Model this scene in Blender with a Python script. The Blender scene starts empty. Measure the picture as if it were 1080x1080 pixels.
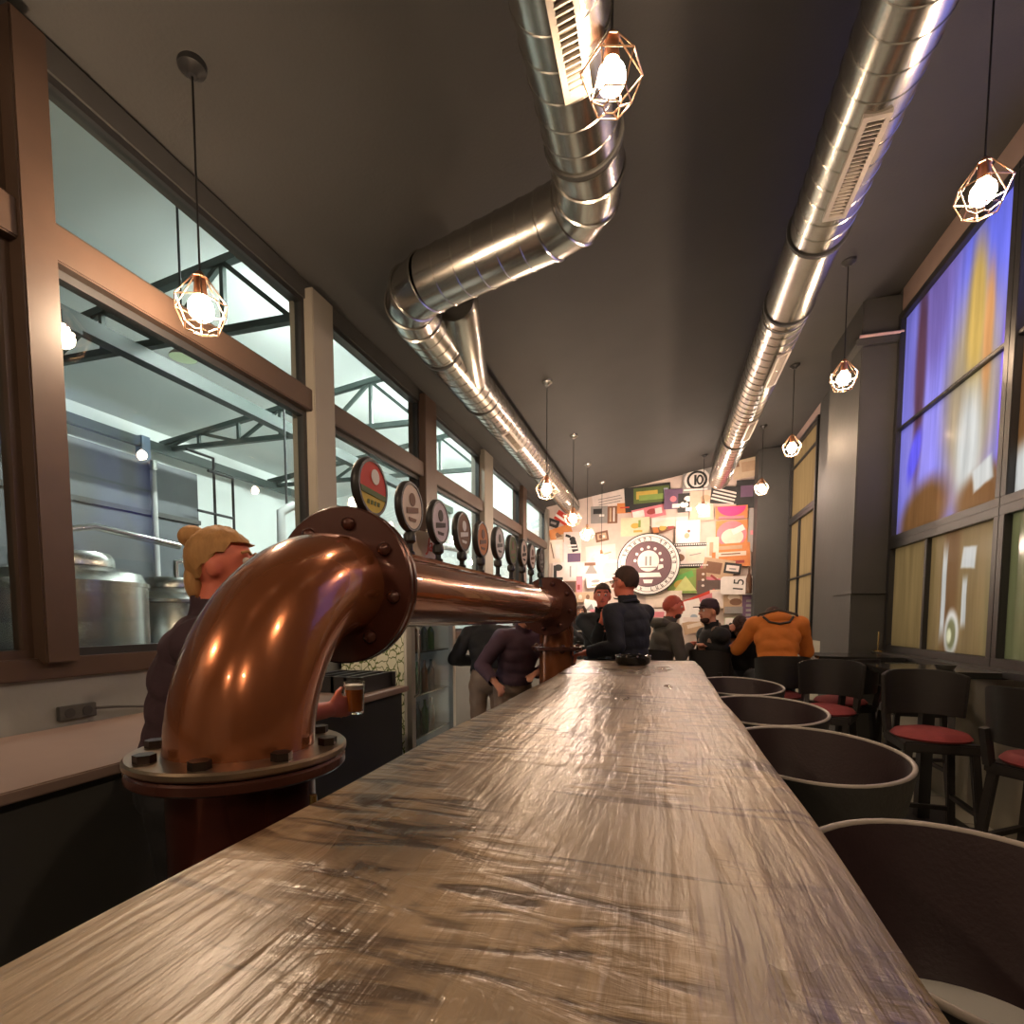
import bpy, bmesh, math, random
from mathutils import Vector, Matrix
from math import sin, cos, pi, radians
random.seed(7)
SC = bpy.context.scene
COL = SC.collection
# ------------------------------------------------------------------ camera model (1080 x 1080)
F = 560.0; CX = 540.0; CY = 690.0; PSI = radians(15.95); TH = radians(3.88); EYE = (0, 0, 1.38)
FW = (-sin(PSI)*cos(TH), cos(PSI)*cos(TH), -sin(TH)); RT = (cos(PSI), sin(PSI), 0)
UP = (-sin(PSI)*sin(TH), cos(PSI)*sin(TH), cos(TH))
def at(px, py, X=None, Y=None, Z=None):
    a = (px-CX)/F; b = (CY-py)/F
    r = [FW[i]+a*RT[i]+b*UP[i] for i in range(3)]
    t = X/r[0] if X is not None else (Y/r[1] if Y is not None else (Z-EYE[2])/r[2])
    return Vector([EYE[i]+t*r[i] for i in range(3)])
# ------------------------------------------------------------------ materials
MATS = {}
def mat(name, col, rough=.5, metal=0, vary=0, scale=8, bump=0, bscale=None, coat=0, emit=None, estr=0, stretch=None, spec=.5, trans=0, ior=1.45):
    if name in MATS: return MATS[name]
    m = bpy.data.materials.new(name); m.use_nodes = True
    n = m.node_tree.nodes; l = m.node_tree.links; b = n['Principled BSDF']
    b.inputs['Base Color'].default_value = (*col, 1); b.inputs['Roughness'].default_value = rough
    b.inputs['Metallic'].default_value = metal; b.inputs['Coat Weight'].default_value = coat
    b.inputs['Specular IOR Level'].default_value = spec
    b.inputs['Transmission Weight'].default_value = trans; b.inputs['IOR'].default_value = ior
    if emit: b.inputs['Emission Color'].default_value = (*emit, 1); b.inputs['Emission Strength'].default_value = estr
    if vary or bump:
        tc = n.new('ShaderNodeTexCoord'); mp = n.new('ShaderNodeMapping'); l.new(tc.outputs['Object'], mp.inputs['Vector'])
        if stretch: mp.inputs['Scale'].default_value = stretch
        nz = n.new('ShaderNodeTexNoise'); nz.inputs['Scale'].default_value = scale; nz.inputs['Detail'].default_value = 5
        l.new(mp.outputs['Vector'], nz.inputs['Vector'])
        if vary:
            mx = n.new('ShaderNodeMix'); mx.data_type = 'RGBA'
            mx.inputs['A'].default_value = (*[c*(1-vary) for c in col], 1)
            mx.inputs['B'].default_value = (*[min(1, c*(1+vary)) for c in col], 1)
            l.new(nz.outputs['Fac'], mx.inputs['Factor']); l.new(mx.outputs['Result'], b.inputs['Base Color'])
        if bump:
            nb = n.new('ShaderNodeTexNoise'); nb.inputs['Scale'].default_value = bscale or scale*4; nb.inputs['Detail'].default_value = 6
            l.new(mp.outputs['Vector'], nb.inputs['Vector'])
            bp = n.new('ShaderNodeBump'); bp.inputs['Strength'].default_value = bump; bp.inputs['Distance'].default_value = .01
            l.new(nb.outputs['Fac'], bp.inputs['Height']); l.new(bp.outputs['Normal'], b.inputs['Normal'])
    MATS[name] = m
    return m
def flat(c, rough=.6):
    k = 'paint_%02d_%02d_%02d_%d' % (*[int(x*99) for x in c], int(rough*10))
    return mat(k, c, rough, vary=.16, scale=11)
# ------------------------------------------------------------------ mesh builder
class MB:
    def __init__(s): s.v = []; s.f = []; s.mi = []; s.mats = []; s.cur = 0
    def m(s, material):
        if material not in s.mats: s.mats.append(material)
        s.cur = s.mats.index(material); return s
    def add(s, vs, fs):
        o = len(s.v); s.v += [Vector(v) for v in vs]
        for f in fs: s.f.append([i+o for i in f]); s.mi.append(s.cur)
        return s
    def box(s, x0, x1, y0, y1, z0, z1):
        x0, x1 = sorted((x0, x1)); y0, y1 = sorted((y0, y1)); z0, z1 = sorted((z0, z1))
        return s.add([(x0,y0,z0),(x1,y0,z0),(x1,y1,z0),(x0,y1,z0),(x0,y0,z1),(x1,y0,z1),(x1,y1,z1),(x0,y1,z1)],
                     [(0,3,2,1),(4,5,6,7),(0,1,5,4),(1,2,6,5),(2,3,7,6),(3,0,4,7)])
    def obox(s, c, ax, h):
        c = Vector(c); A = [Vector(a).normalized()*hh for a, hh in zip(ax, h)]
        vs = [c+A[0]*i+A[1]*j+A[2]*k for i, j, k in [(-1,-1,-1),(1,-1,-1),(1,1,-1),(-1,1,-1),(-1,-1,1),(1,-1,1),(1,1,1),(-1,1,1)]]
        return s.add(vs, [(0,3,2,1),(4,5,6,7),(0,1,5,4),(1,2,6,5),(2,3,7,6),(3,0,4,7)])
    def bar(s, p, q, w, h=None, upv=(0,0,1)):
        p = Vector(p); q = Vector(q); d = (q-p); L = d.length/2; d.normalize()
        u = Vector(upv); sd = d.cross(u)
        if sd.length < 1e-3: sd = d.cross(Vector((1,0,0)))
        sd.normalize(); u = sd.cross(d)
        return s.obox((p+q)/2, (d, sd, u), (L, w/2, (h or w)/2))
    def sweep(s, pts, rads, n=16, caps=True, closed=False):
        pts = [Vector(p) for p in pts]; N = len(pts)
        if not hasattr(rads, '__len__'): rads = [rads]*N
        rings = []; prevu = None
        for i, p in enumerate(pts):
            if closed: d = (pts[(i+1) % N]-p).normalized()+(p-pts[i-1]).normalized()
            elif i == 0: d = pts[1]-p
            elif i == N-1: d = p-pts[-2]
            else: d = (pts[i+1]-p).normalized()+(p-pts[i-1]).normalized()
            if d.length < 1e-9: d = Vector((0,0,1))
            d.normalize()
            if prevu is None:
                u = d.orthogonal().normalized()
            else:
                u = (prevu-d*prevu.dot(d))
                u = u.normalized() if u.length > 1e-6 else d.orthogonal().normalized()
            prevu = u; w = d.cross(u)
            k = 1.0
            if 0 < i < N-1 or closed:
                a = (pts[(i+1) % N]-p); b = (p-pts[i-1])
                if a.length > 1e-9 and b.length > 1e-9:
                    ca = max(-1, min(1, a.normalized().dot(b.normalized()))); k = 1
                    if ca < .995: k = 1/max(.5, math.sqrt((1+ca)/2))
            rings.append((p, u, w, rads[i], k, d))
        vs = []
        for (p, u, w, r, k, d) in rings:
            for j in range(n):
                t = 2*pi*j/n; vs.append(p+(u*cos(t)+w*sin(t))*r)
        fs = []
        M = N if closed else N-1
        for i in range(M):
            a = i*n; b = ((i+1) % N)*n
            for j in range(n):
                fs.append((a+j, a+(j+1) % n, b+(j+1) % n, b+j))
        if caps and not closed:
            fs.append(tuple(range(n-1, -1, -1))); fs.append(tuple((N-1)*n+j for j in range(n)))
        return s.add(vs, fs)
    def cyl(s, p, q, r, r2=None, n=20, caps=True): return s.sweep([p, q], [r, r if r2 is None else r2], n, caps)
    def lathe(s, c, prof, axis=(0,0,1), n=24):
        c = Vector(c); ax = Vector(axis).normalized(); u = ax.orthogonal().normalized(); w = ax.cross(u)
        vs = []
        for (r, h) in prof:
            for j in range(n):
                t = 2*pi*j/n; vs.append(c+ax*h+(u*cos(t)+w*sin(t))*max(r, 1e-5))
        fs = []
        for i in range(len(prof)-1):
            for j in range(n): fs.append((i*n+j, i*n+(j+1) % n, (i+1)*n+(j+1) % n, (i+1)*n+j))
        return s.add(vs, fs)
    def ell(s, c, r, n=16, m=10, R=None):
        c = Vector(c); rx, ry, rz = r if hasattr(r, '__len__') else (r, r, r)
        vs = [(0,0,rz)]; fs = []
        for i in range(1, m):
            p = pi*i/m
            for j in range(n): t = 2*pi*j/n; vs.append((rx*sin(p)*cos(t), ry*sin(p)*sin(t), rz*cos(p)))
        vs.append((0,0,-rz))
        for j in range(n): fs.append((0, 1+j, 1+(j+1) % n))
        for i in range(m-2):
            for j in range(n): a = 1+i*n; b = a+n; fs.append((a+j, b+j, b+(j+1) % n, a+(j+1) % n))
        a = 1+(m-2)*n; e = len(vs)-1
        for j in range(n): fs.append((e, a+(j+1) % n, a+j))
        vs = [Vector(v) for v in vs]
        if R is not None: vs = [R @ v for v in vs]
        return s.add([v+c for v in vs], fs)
    def prism(s, poly, d):
        """poly: 3-D points of a planar outline; d: extrusion vector"""
        n = len(poly); P = [Vector(p) for p in poly]; d = Vector(d)
        vs = P+[p+d for p in P]
        fs = [tuple(range(n-1, -1, -1)), tuple(range(n, 2*n))]+[(i, (i+1) % n, n+(i+1) % n, n+i) for i in range(n)]
        return s.add(vs, fs)
    def build(s, name, material=None, parent=None, smooth=40, bevel=0, mods=True):
        me = bpy.data.meshes.new(name)
        off = Vector(parent.location) if (parent is not None and parent.get('_w')) else Vector((0,0,0))
        p2 = parent
        if parent is not None and not parent.get('_w') and parent.parent is not None and parent.parent.get('_w') and parent.get('_pw'):
            off = Vector(parent.parent.location)
        me.from_pydata([tuple(v-off) for v in s.v], [], s.f)
        if material is not None: me.materials.append(material)
        else:
            for m_ in s.mats: me.materials.append(m_)
            me.polygons.foreach_set('material_index', s.mi)
        bm = bmesh.new(); bm.from_mesh(me); bmesh.ops.recalc_face_normals(bm, faces=bm.faces)
        if bevel:
            bmesh.ops.bevel(bm, geom=[e for e in bm.edges if len(e.link_faces) == 2 and e.calc_face_angle(0) > .6], offset=bevel, segments=2, affect='EDGES')
        bm.to_mesh(me); bm.free()
        if smooth:
            me.polygons.foreach_set('use_smooth', [True]*len(me.polygons)); me.set_sharp_from_angle(angle=radians(smooth))
        me.update()
        o = bpy.data.objects.new(name, me); COL.objects.link(o)
        if parent is not None:
            o.parent = parent
            if parent.get('_w') or parent.get('_pw'): o['_pw'] = 1
        return o
def tag(o, label=None, cat=None, group=None, kind=None):
    if label: o['label'] = label
    if cat: o['category'] = cat
    if group: o['group'] = group
    if kind: o['kind'] = kind
    return o
def thing(name, label, cat, loc=(0,0,0), group=None, world=True, rz=0):
    o = bpy.data.objects.new(name, None); COL.objects.link(o); o.location = loc; o.rotation_euler = (0,0,rz)
    o.empty_display_size = .1
    if world: o['_w'] = 1
    return tag(o, label, cat, group)
def struct(o): o['kind'] = 'structure'; return o
def copy_tree(o, parent=None):
    c = o.copy(); COL.objects.link(c); c.parent = parent
    for ch in o.children: copy_tree(ch, c)
    return c
def copies(proto, spots, group=None):
    for i, (loc, rz, lab) in enumerate(spots):
        o = proto if i == 0 else copy_tree(proto)
        o.location = loc; o.rotation_euler = (0,0,rz)
        if lab: o['label'] = lab
        if group: o['group'] = group
# ------------------------------------------------------------------ palette
m_ceil = mat('ceiling_paint', (.058,.057,.054), .75, vary=.12, scale=2, bump=.15, bscale=60)
m_dark = mat('dark_paint', (.055,.054,.052), .6, vary=.2, scale=5)
m_frame = mat('steel_frame_brown', (.075,.046,.032), .42, vary=.2, scale=6)
m_black = mat('black_steel', (.026,.026,.027), .4)
m_column = mat('column_beige', (.24,.215,.18), .6, vary=.1, scale=5)
m_wallgrey = mat('wall_grey', (.27,.28,.265), .7, vary=.12, scale=6, bump=.1)
m_pillar = mat('pillar_grey', (.055,.055,.052), .65, vary=.15, scale=4, bump=.15)
m_white = mat('brewery_white', (.72,.76,.74), .7, vary=.04, scale=2)
m_cream = mat('collage_cream', (.62,.50,.44), .8, vary=.12, scale=9)
m_floor = None
m_duct = mat('galvanised_steel', (.55,.53,.49), .24, metal=1, vary=.18, scale=4, bump=.08, bscale=14)
m_band = mat('duct_band', (.62,.60,.56), .22, metal=1)
m_rub = mat('black_rubber', (.06,.06,.056), .6)
m_copper = mat('copper_lacquer', (.34,.115,.045), .20, metal=.62, vary=.30, scale=5, coat=.7, bump=.02, bscale=9)
m_copperd = mat('copper_flange_dark', (.085,.028,.020), .26, metal=.35, vary=.2, scale=8, coat=.5)
m_brass = mat('brass', (.62,.44,.18), .25, metal=1)
m_flrim = mat('flange_steel', (.36,.27,.19), .28, metal=.9, vary=.15, scale=9)
m_bolt = mat('bolt_dark', (.07,.055,.05), .28, metal=.9)
m_steel = mat('stainless', (.56,.55,.53), .26, metal=1, vary=.12, scale=7, bump=.12, bscale=22)
m_skin = mat('skin', (.58,.27,.18), .5); m_skinr = mat('skin_red_lit', (.70,.19,.12), .5)  # second skin has reddish light put into its colour
m_maroon = mat('maroon_leather', (.028,.014,.016), .5, vary=.2, scale=30, bump=.1)
m_blk_lea = mat('black_leather', (.032,.032,.031), .5, vary=.2, scale=20, bump=.15)
m_piping = mat('grey_piping', (.36,.32,.28), .35)
m_red = mat('red_cushion', (.28,.045,.045), .75, vary=.2, scale=30, bump=.2)
m_dwood = mat('dark_wood', (.022,.019,.018), .45, vary=.3, scale=12, stretch=(1,1,6))
m_bulb = mat('bulb_glow', (1,.9,.8), .3, emit=(1,.70,.46), estr=330)
m_bulbhi = mat('bulb_glow_strong', (1,.9,.8), .3, emit=(1,.72,.48), estr=600)
m_bulblo = mat('bulb_glow_soft', (1,.9,.8), .3, emit=(1,.72,.48), estr=190)
m_bulbfar = mat('bulb_glow_end', (1,.9,.8), .3, emit=(1,.76,.60), estr=620)
m_wire = mat('cage_wire', (.75,.5,.34), .3, metal=1)
m_cord = mat('cord_black', (.01,.01,.01), .5)
def tile_mat():
    m = mat('floor_tile', (.17,.16,.14), .4, vary=.12, scale=4)
    n = m.node_tree.nodes; l = m.node_tree.links; b = n['Principled BSDF']
    tc = n.new('ShaderNodeTexCoord'); br = n.new('ShaderNodeTexBrick'); br.offset = 0
    br.inputs['Scale'].default_value = 1.0; br.inputs['Brick Width'].default_value = .6; br.inputs['Row Height'].default_value = .6
    br.inputs['Mortar Size'].default_value = .006
    br.inputs['Color1'].default_value = (.46,.44,.36,1); br.inputs['Color2'].default_value = (.40,.38,.31,1); br.inputs['Mortar'].default_value = (.06,.055,.05,1)
    l.new(tc.outputs['Object'], br.inputs['Vector']); l.new(br.outputs['Color'], b.inputs['Base Color'])
    return m
m_floor = tile_mat()
def glass_mat():
    m = bpy.data.materials.new('window_glass'); m.use_nodes = True; n = m.node_tree.nodes; l = m.node_tree.links
    n.clear(); o = n.new('ShaderNodeOutputMaterial'); mx = n.new('ShaderNodeMixShader'); t = n.new('ShaderNodeBsdfTransparent')
    g = n.new('ShaderNodeBsdfGlossy'); g.inputs['Roughness'].default_value = .01; lv = n.new('ShaderNodeLayerWeight'); lv.inputs['Blend'].default_value = .5
    pw = n.new('ShaderNodeMath'); pw.operation = 'POWER'; pw.inputs[1].default_value = 4.5; l.new(lv.outputs['Facing'], pw.inputs[0])
    lw = n.new('ShaderNodeMath'); lw.operation = 'MULTIPLY_ADD'; lw.inputs[1].default_value = .6; lw.inputs[2].default_value = .045; l.new(pw.outputs[0], lw.inputs[0])
    t.inputs['Color'].default_value = (.93,.96,.95,1)
    l.new(lw.outputs[0], mx.inputs[0]); l.new(t.outputs[0], mx.inputs[1]); l.new(g.outputs[0], mx.inputs[2]); l.new(mx.outputs[0], o.inputs[0])
    return m
m_glass = glass_mat()
def wood_mat():
    m = bpy.data.materials.new('varnished_slab'); m.use_nodes = True; n = m.node_tree.nodes; l = m.node_tree.links; b = n['Principled BSDF']
    tc = n.new('ShaderNodeTexCoord')
    def noise(sc, scale, det=5, dist=0, rot=0):
        mp = n.new('ShaderNodeMapping'); mp.inputs['Scale'].default_value = sc; mp.inputs['Rotation'].default_value = (0,0,rot)
        l.new(tc.outputs['Object'], mp.inputs['Vector'])
        z = n.new('ShaderNodeTexNoise'); z.inputs['Scale'].default_value = scale; z.inputs['Detail'].default_value = det; z.inputs['Distortion'].default_value = dist
        l.new(mp.outputs['Vector'], z.inputs['Vector']); return z.outputs['Fac']
    def ramp(i, stops):
        r = n.new('ShaderNodeValToRGB'); l.new(i, r.inputs[0]); e = r.color_ramp.elements
        e[0].position, e[0].color = stops[0][0], stops[0][1]; e[1].position, e[1].color = stops[-1][0], stops[-1][1]
        for p, c in stops[1:-1]: x = e.new(p); x.color = c
        return r.outputs[0]
    def mix(f, a, c, mode='MIX'):
        x = n.new('ShaderNodeMix'); x.data_type = 'RGBA'; x.blend_type = mode
        for k, v in (('Factor', f), ('A', a), ('B', c)):
            if hasattr(v, 'type') or hasattr(v, 'is_linked'): l.new(v, x.inputs[k])
            else: x.inputs[k].default_value = v if k == 'Factor' else (*v, 1)
        return x.outputs['Result']
    G = lambda v: (v, v, v, 1)
    grain = noise((1, .10, 1), 45, 6, .3)          # long fibres
    broad = noise((1, .5, 1), 3.2, 4, .6)
    saw = noise((.28, 1, 1), 26, 4, 1.2, .3)         # cross saw marks
    sawm = ramp(noise((1, .7, 1), 3.4, 3, .4), [(.46, G(0)), (.60, G(1))])
    scr = ramp(noise((.16, 1.6, 1), 7, 3, .5, -.55), [(.63, G(0)), (.67, G(1))])
    scr2 = ramp(noise((.3, 2.2, 1), 6, 4, .8, .75), [(.645, G(0)), (.68, G(1))])
    base = ramp(broad, [(.3, (.145,.11,.073,1)), (.5, (.275,.205,.135,1)), (.7, (.42,.32,.21,1))])
    c = mix(.45, base, ramp(grain, [(.35, (.45,.42,.40,1)), (.62, (1.1,1.08,1.05,1))]), 'MULTIPLY')
    sawc = ramp(saw, [(.40, (.26,.20,.15,1)), (.52, (1.2,1.15,1.05,1))])
    f = n.new('ShaderNodeMath'); f.operation = 'MULTIPLY'; l.new(sawm, f.inputs[0]); f.inputs[1].default_value = .95
    c = mix(f.outputs[0], c, mix(1.0, c, sawc, 'MULTIPLY'))
    c = mix(scr, c, mix(1.0, c, (.38,.33,.30), 'MULTIPLY')); c = mix(scr2, c, mix(1.0, c, (.38,.33,.30), 'MULTIPLY'))
    l.new(c, b.inputs['Base Color'])
    rr = ramp(broad, [(.3, G(.24)), (.7, G(.38))]); l.new(rr, b.inputs['Roughness'])
    b.inputs['Specular IOR Level'].default_value = .75
    h = n.new('ShaderNodeMath'); h.operation = 'MULTIPLY_ADD'; l.new(saw, h.inputs[0]); l.new(sawm, h.inputs[1]); l.new(grain, h.inputs[2])
    bp = n.new('ShaderNodeBump'); bp.inputs['Strength'].default_value = .8; bp.inputs['Distance'].default_value = .006
    l.new(h.outputs[0], bp.inputs['Height']); l.new(bp.outputs['Normal'], b.inputs['Normal'])
    return m
m_wood = wood_mat()
# ================================================================== SETTING
zc = lambda x: 4.10+.173*x            # sloping ceiling
XL, XR, YE, YB = -2.4, 2.1, 11.0, -5.0
struct(MB().box(XL-.06, XR+.35, YB, YE+.2, -.1, 0).build('floor', m_floor, smooth=0))
struct(MB().prism([(XL-.1, YB, zc(XL-.1)), (XR+.4, YB, zc(XR+.4)), (XR+.4, YB, zc(XR+.4)+.12), (XL-.1, YB, zc(XL-.1)+.12)], (0, YE+.2-YB, 0)).build('ceiling', m_ceil, smooth=0))
struct(MB().prism([(XL-.1, YE, 0), (XR+.35, YE, 0), (XR+.35, YE, zc(XR+.35)), (XL-.1, YE, zc(XL-.1))], (0, .15, 0)).build('wall_back', m_cream, smooth=0))
struct(MB().prism([(XL-.1, YB-.15, 0), (XR+.35, YB-.15, 0), (XR+.35, YB-.15, zc(XR+.35)), (XL-.1, YB-.15, zc(XL-.1))], (0, .15, 0)).build('wall_front', m_wallgrey, smooth=0))
# left glazed partition: low wall, posts, rails, panes
struct(MB().box(XL-.14, XL, YB, YE, 0, 1.135).build('wall_left', m_wallgrey, smooth=0))
struct(MB().box(XL-.10, XL+.03, YB, YE, 1.135, 1.22).build('trim_1', m_frame, smooth=0, bevel=.004))
struct(MB().box(XL-.12, XL+.012, YB, YE, 3.55, zc(XL-.1)).build('trim_2', m_dark, smooth=0))
struct(MB().box(XL-.07, XL+.05, YB, YE, 2.80, 2.945).build('trim_3', m_frame, smooth=0, bevel=.006))
tn = 4
posts = [(1.50, 1.625, m_frame), (3.235, 3.47, m_column), (5.0, 5.28, m_frame), (6.83, 7.2, m_column), (8.84, 9.1, m_frame), (10.84, 10.99, m_column)]
for (a, b, mm) in posts:
    struct(MB().box(XL-.12, XL+.07, a, b, 1.2, 3.62).build('trim_%d' % tn, mm, smooth=0, bevel=.006)); tn += 1
bays = [(-.55, 1.50), (1.625, 3.235), (3.47, 5.0), (5.28, 6.83), (7.2, 8.84), (9.1, 10.84)]
wn = 1
for (a, b) in bays:
    for (z0, z1) in ((1.22, 2.80), (2.945, 3.55)):
        fr = MB()
        t = .035
        fr.box(XL-.05, XL+.0, a, b, z0, z0+t); fr.box(XL-.05, XL, a, b, z1-t, z1)
        fr.box(XL-.05, XL, a, a+t, z0+t, z1-t); fr.box(XL-.05, XL, b-t, b, z0+t, z1-t)
        w = struct(fr.build('window_%d' % wn, m_black if b > 2 else m_frame, smooth=0)); wn += 1
        MB().box(XL-.028, XL-.022, a+t, b-t, z0+t, z1-t).build('pane', m_glass, w, smooth=0)
# right wall with tall film-covered windows
def rwall(y0, y1, z0, z1, name, m_=None, x0=XR, x1=XR+.25): return struct(MB().box(x0, x1, y0, y1, z0, z1).build(name, m_ or m_pillar, smooth=0))
rwall(YB, YE, 0, 1.06, 'wall_right', mat('lower_wall_tan', (.34,.32,.25), .6, vary=.1))
mm_lint = mat('lintel_plaster', (.34,.25,.22), .7, vary=.08)
rwall(YB, 6.0, 4.22, zc(XR)+.1, 'wall_right_top', mm_lint)
rwall(8.75, 10.45, 4.30, zc(XR)+.1, 'wall_right_top', mm_lint)
rwall(6.0, 8.75, 1.06, zc(XR)+.1, 'wall_right_middle')
rwall(10.45, YE, 1.06, zc(XR)+.1, 'wall_right_end')
tn = 10
for (y0, y1, x0) in ((6.02, 7.05, 1.78), (10.5, 10.98, 1.57)):
    struct(MB().box(x0, XR+.01, y0, y1, 0, zc(x0)+.02).build('trim_%d' % tn, m_pillar, smooth=0, bevel=.01)); tn += 1
struct(MB().box(1.77, 2.13, 5.985, 6.6, 1.62, 1.66).build('trim_%d' % tn, m_pillar, smooth=0, bevel=.004)); tn += 1
struct(MB().box(1.72, 2.13, 5.96, 6.6, 3.98, 4.04).build('trim_%d' % tn, m_pillar, smooth=0, bevel=.01)); tn += 1
mp_ = mat('pink_neon_strip', (.75,.5,.47), .4)
struct(MB().cyl((1.74, 5.95, 4.05), (2.10, 5.95, 4.05), .014).build('trim_%d' % tn, mp_)); tn += 1
# patterned films
def film_mat(name, base, blobs):
    m = bpy.data.materials.new(name); m.use_nodes = True; n = m.node_tree.nodes; l = m.node_tree.links; n.clear()
    out = n.new('ShaderNodeOutputMaterial'); tr = n.new('ShaderNodeBsdfTranslucent'); gl = n.new('ShaderNodeBsdfGlossy'); gl.inputs['Roughness'].default_value = .12
    ad = n.new('ShaderNodeMixShader'); ad.inputs[0].default_value = .06
    l.new(tr.outputs[0], ad.inputs[1]); l.new(gl.outputs[0], ad.inputs[2]); l.new(ad.outputs[0], out.inputs[0])
    tc = n.new('ShaderNodeTexCoord')
    nz = n.new('ShaderNodeTexNoise'); nz.inputs['Scale'].default_value = 2.2; nz.inputs['Detail'].default_value = 3
    mpn = n.new('ShaderNodeMapping'); mpn.inputs['Scale'].default_value = (1, 1, .45); l.new(tc.outputs['Object'], mpn.inputs[0]); l.new(mpn.outputs[0], nz.inputs['Vector'])
    dv = n.new('ShaderNodeVectorMath'); dv.operation = 'MULTIPLY_ADD'; l.new(nz.outputs['Color'], dv.inputs[0]); dv.inputs[1].default_value = (.0, .07, .12); l.new(tc.outputs['Object'], dv.inputs[2])
    cur = n.new('ShaderNodeRGB'); cur.outputs[0].default_value = (*base, 1); cur = cur.outputs[0]
    for (c, px, py, wy, wz, rot, soft, box) in blobs:
        p = at(px, py, X=XR)
        mp = n.new('ShaderNodeMapping'); mp.vector_type = 'TEXTURE'
        mp.inputs['Location'].default_value = (p.x, p.y+.035, p.z+.06); mp.inputs['Rotation'].default_value = (rot, 0, 0); mp.inputs['Scale'].default_value = (1e3, wy, wz)
        l.new(dv.outputs[0], mp.inputs[0])
        if box:
            ab = n.new('ShaderNodeVectorMath'); ab.operation = 'ABSOLUTE'; l.new(mp.outputs[0], ab.inputs[0])
            sp = n.new('ShaderNodeSeparateXYZ'); l.new(ab.outputs[0], sp.inputs[0])
            mxn = n.new('ShaderNodeMath'); mxn.operation = 'MAXIMUM'; l.new(sp.outputs['Y'], mxn.inputs[0]); l.new(sp.outputs['Z'], mxn.inputs[1]); d = mxn.outputs[0]
        else:
            ln = n.new('ShaderNodeVectorMath'); ln.operation = 'LENGTH'; l.new(mp.outputs[0], ln.inputs[0]); d = ln.outputs['Value']
        mr = n.new('ShaderNodeMapRange'); mr.interpolation_type = 'SMOOTHSTEP'
        mr.inputs['From Min'].default_value = 1-soft; mr.inputs['From Max'].default_value = 1+soft; mr.inputs['To Min'].default_value = 1; mr.inputs['To Max'].default_value = 0
        l.new(d, mr.inputs['Value'])
        mx = n.new('ShaderNodeMix'); mx.data_type = 'RGBA'; l.new(mr.outputs[0], mx.inputs['Factor']); l.new(cur, mx.inputs['A']); mx.inputs['B'].default_value = (*c, 1)
        cur = mx.outputs['Result']
    st = n.new('ShaderNodeTexNoise'); st.inputs['Scale'].default_value = 9; mps = n.new('ShaderNodeMapping'); mps.inputs['Scale'].default_value = (1, 1.6, .12)
    l.new(tc.outputs['Object'], mps.inputs[0]); l.new(mps.outputs[0], st.inputs['Vector'])
    rp = n.new('ShaderNodeMapRange'); rp.inputs['To Min'].default_value = .72; rp.inputs['To Max'].default_value = 1.22; l.new(st.outputs['Fac'], rp.inputs['Value'])
    mu = n.new('ShaderNodeVectorMath'); mu.operation = 'SCALE'; l.new(cur, mu.inputs[0]); l.new(rp.outputs[0], mu.inputs['Scale'])
    l.new(mu.outputs[0], tr.inputs['Color']); gl.inputs['Color'].default_value = (.8,.8,.8,1)
    return m
BL = (.30,.32,.70); PU = (.33,.28,.50); TAN = (.32,.22,.13); WH = (.55,.56,.55); YEL = (.56,.46,.24); CRM = (.46,.41,.33); LAV = (.42,.40,.70)
f_up = film_mat('film_blue_flame', (.36,.35,.66), [
    (BL, 1040, 260, .30, .55, 0, .5, 0), (PU, 985, 330, .28, .7, .3, .6, 0), (LAV, 970, 470, .28, .55, 0, .6, 0), ((.26,.17,.22), 968, 400, .10, .9, 0, .5, 0),
    (CRM, 1020, 420, .38, .75, 0, .45, 0), (YEL, 1028, 330, .12, .50, 0, .5, 0), ((.60,.42,.26), 1040, 350, .06, .42, 0, .5, 0),
    (WH, 1018, 470, .16, .42, 0, .5, 0), ((.28,.26,.72), 962, 480, .11, .22, .4, .4, 0), (TAN, 970, 545, .45, .28, -.2, .35, 0), (TAN, 1035, 525, .38, .22, 0, .3, 0),
    (WH, 1033, 500, .12, .085, -.2, .2, 1), ((.40,.30,.75), 1056, 410, .05, .5, 0, .4, 0)])
f_low = film_mat('film_tan_shapes', (.33,.27,.17), [
    ((.28,.20,.12), 1000, 610, .12, 1.0, 0, .5, 0), ((.26,.26,.17), 1065, 640, .28, .9, 0, .4, 0),
    (WH, 1019, 588, .085, .075, .1, .18, 1), (WH, 1014, 635, .03, .17, 0, .3, 1), (WH, 993, 625, .035, .32, 0, .35, 1),
    ((.62,.62,.60), 1001, 666, .10, .17, 0, .25, 0), ((.30,.30,.20), 1001, 668, .065, .12, 0, .3, 0), ((.62,.62,.50), 999, 670, .035, .055, 0, .4, 0)])
f_near = film_mat('film_blue_near', (.34,.36,.70), [(TAN, 1076, 430, .5, .5, 0, .4, 0), (WH, 1078, 500, .2, .2, 0, .4, 0)])
f_warm = film_mat('film_warm', (.50,.40,.27), [])
def rwin(y0, y1, z0, z1, film, vm=(), hm=(), fw=.06):
    global wn
    fr = MB(); x0, x1 = XR-.03, XR+.06
    fr.box(x0, x1, y0, y1, z0, z0+fw); fr.box(x0, x1, y0, y1, z1-fw, z1)
    fr.box(x0, x1, y0, y0+fw, z0+fw, z1-fw); fr.box(x0, x1, y1-fw, y1, z0+fw, z1-fw)
    for y in vm: fr.box(x0+.01, x1, y-.022, y+.022, z0+fw, z1-fw)
    for z in hm: fr.box(x0+.012, x1, y0+fw, y1-fw, z-.014, z+.014)
    w = struct(fr.build('window_%d' % wn, m_black, smooth=0, bevel=.004)); wn += 1
    MB().box(XR+.015, XR+.02, y0+fw, y1-fw, z0+fw, z1-fw).build('pane', film, w, smooth=0)
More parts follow.
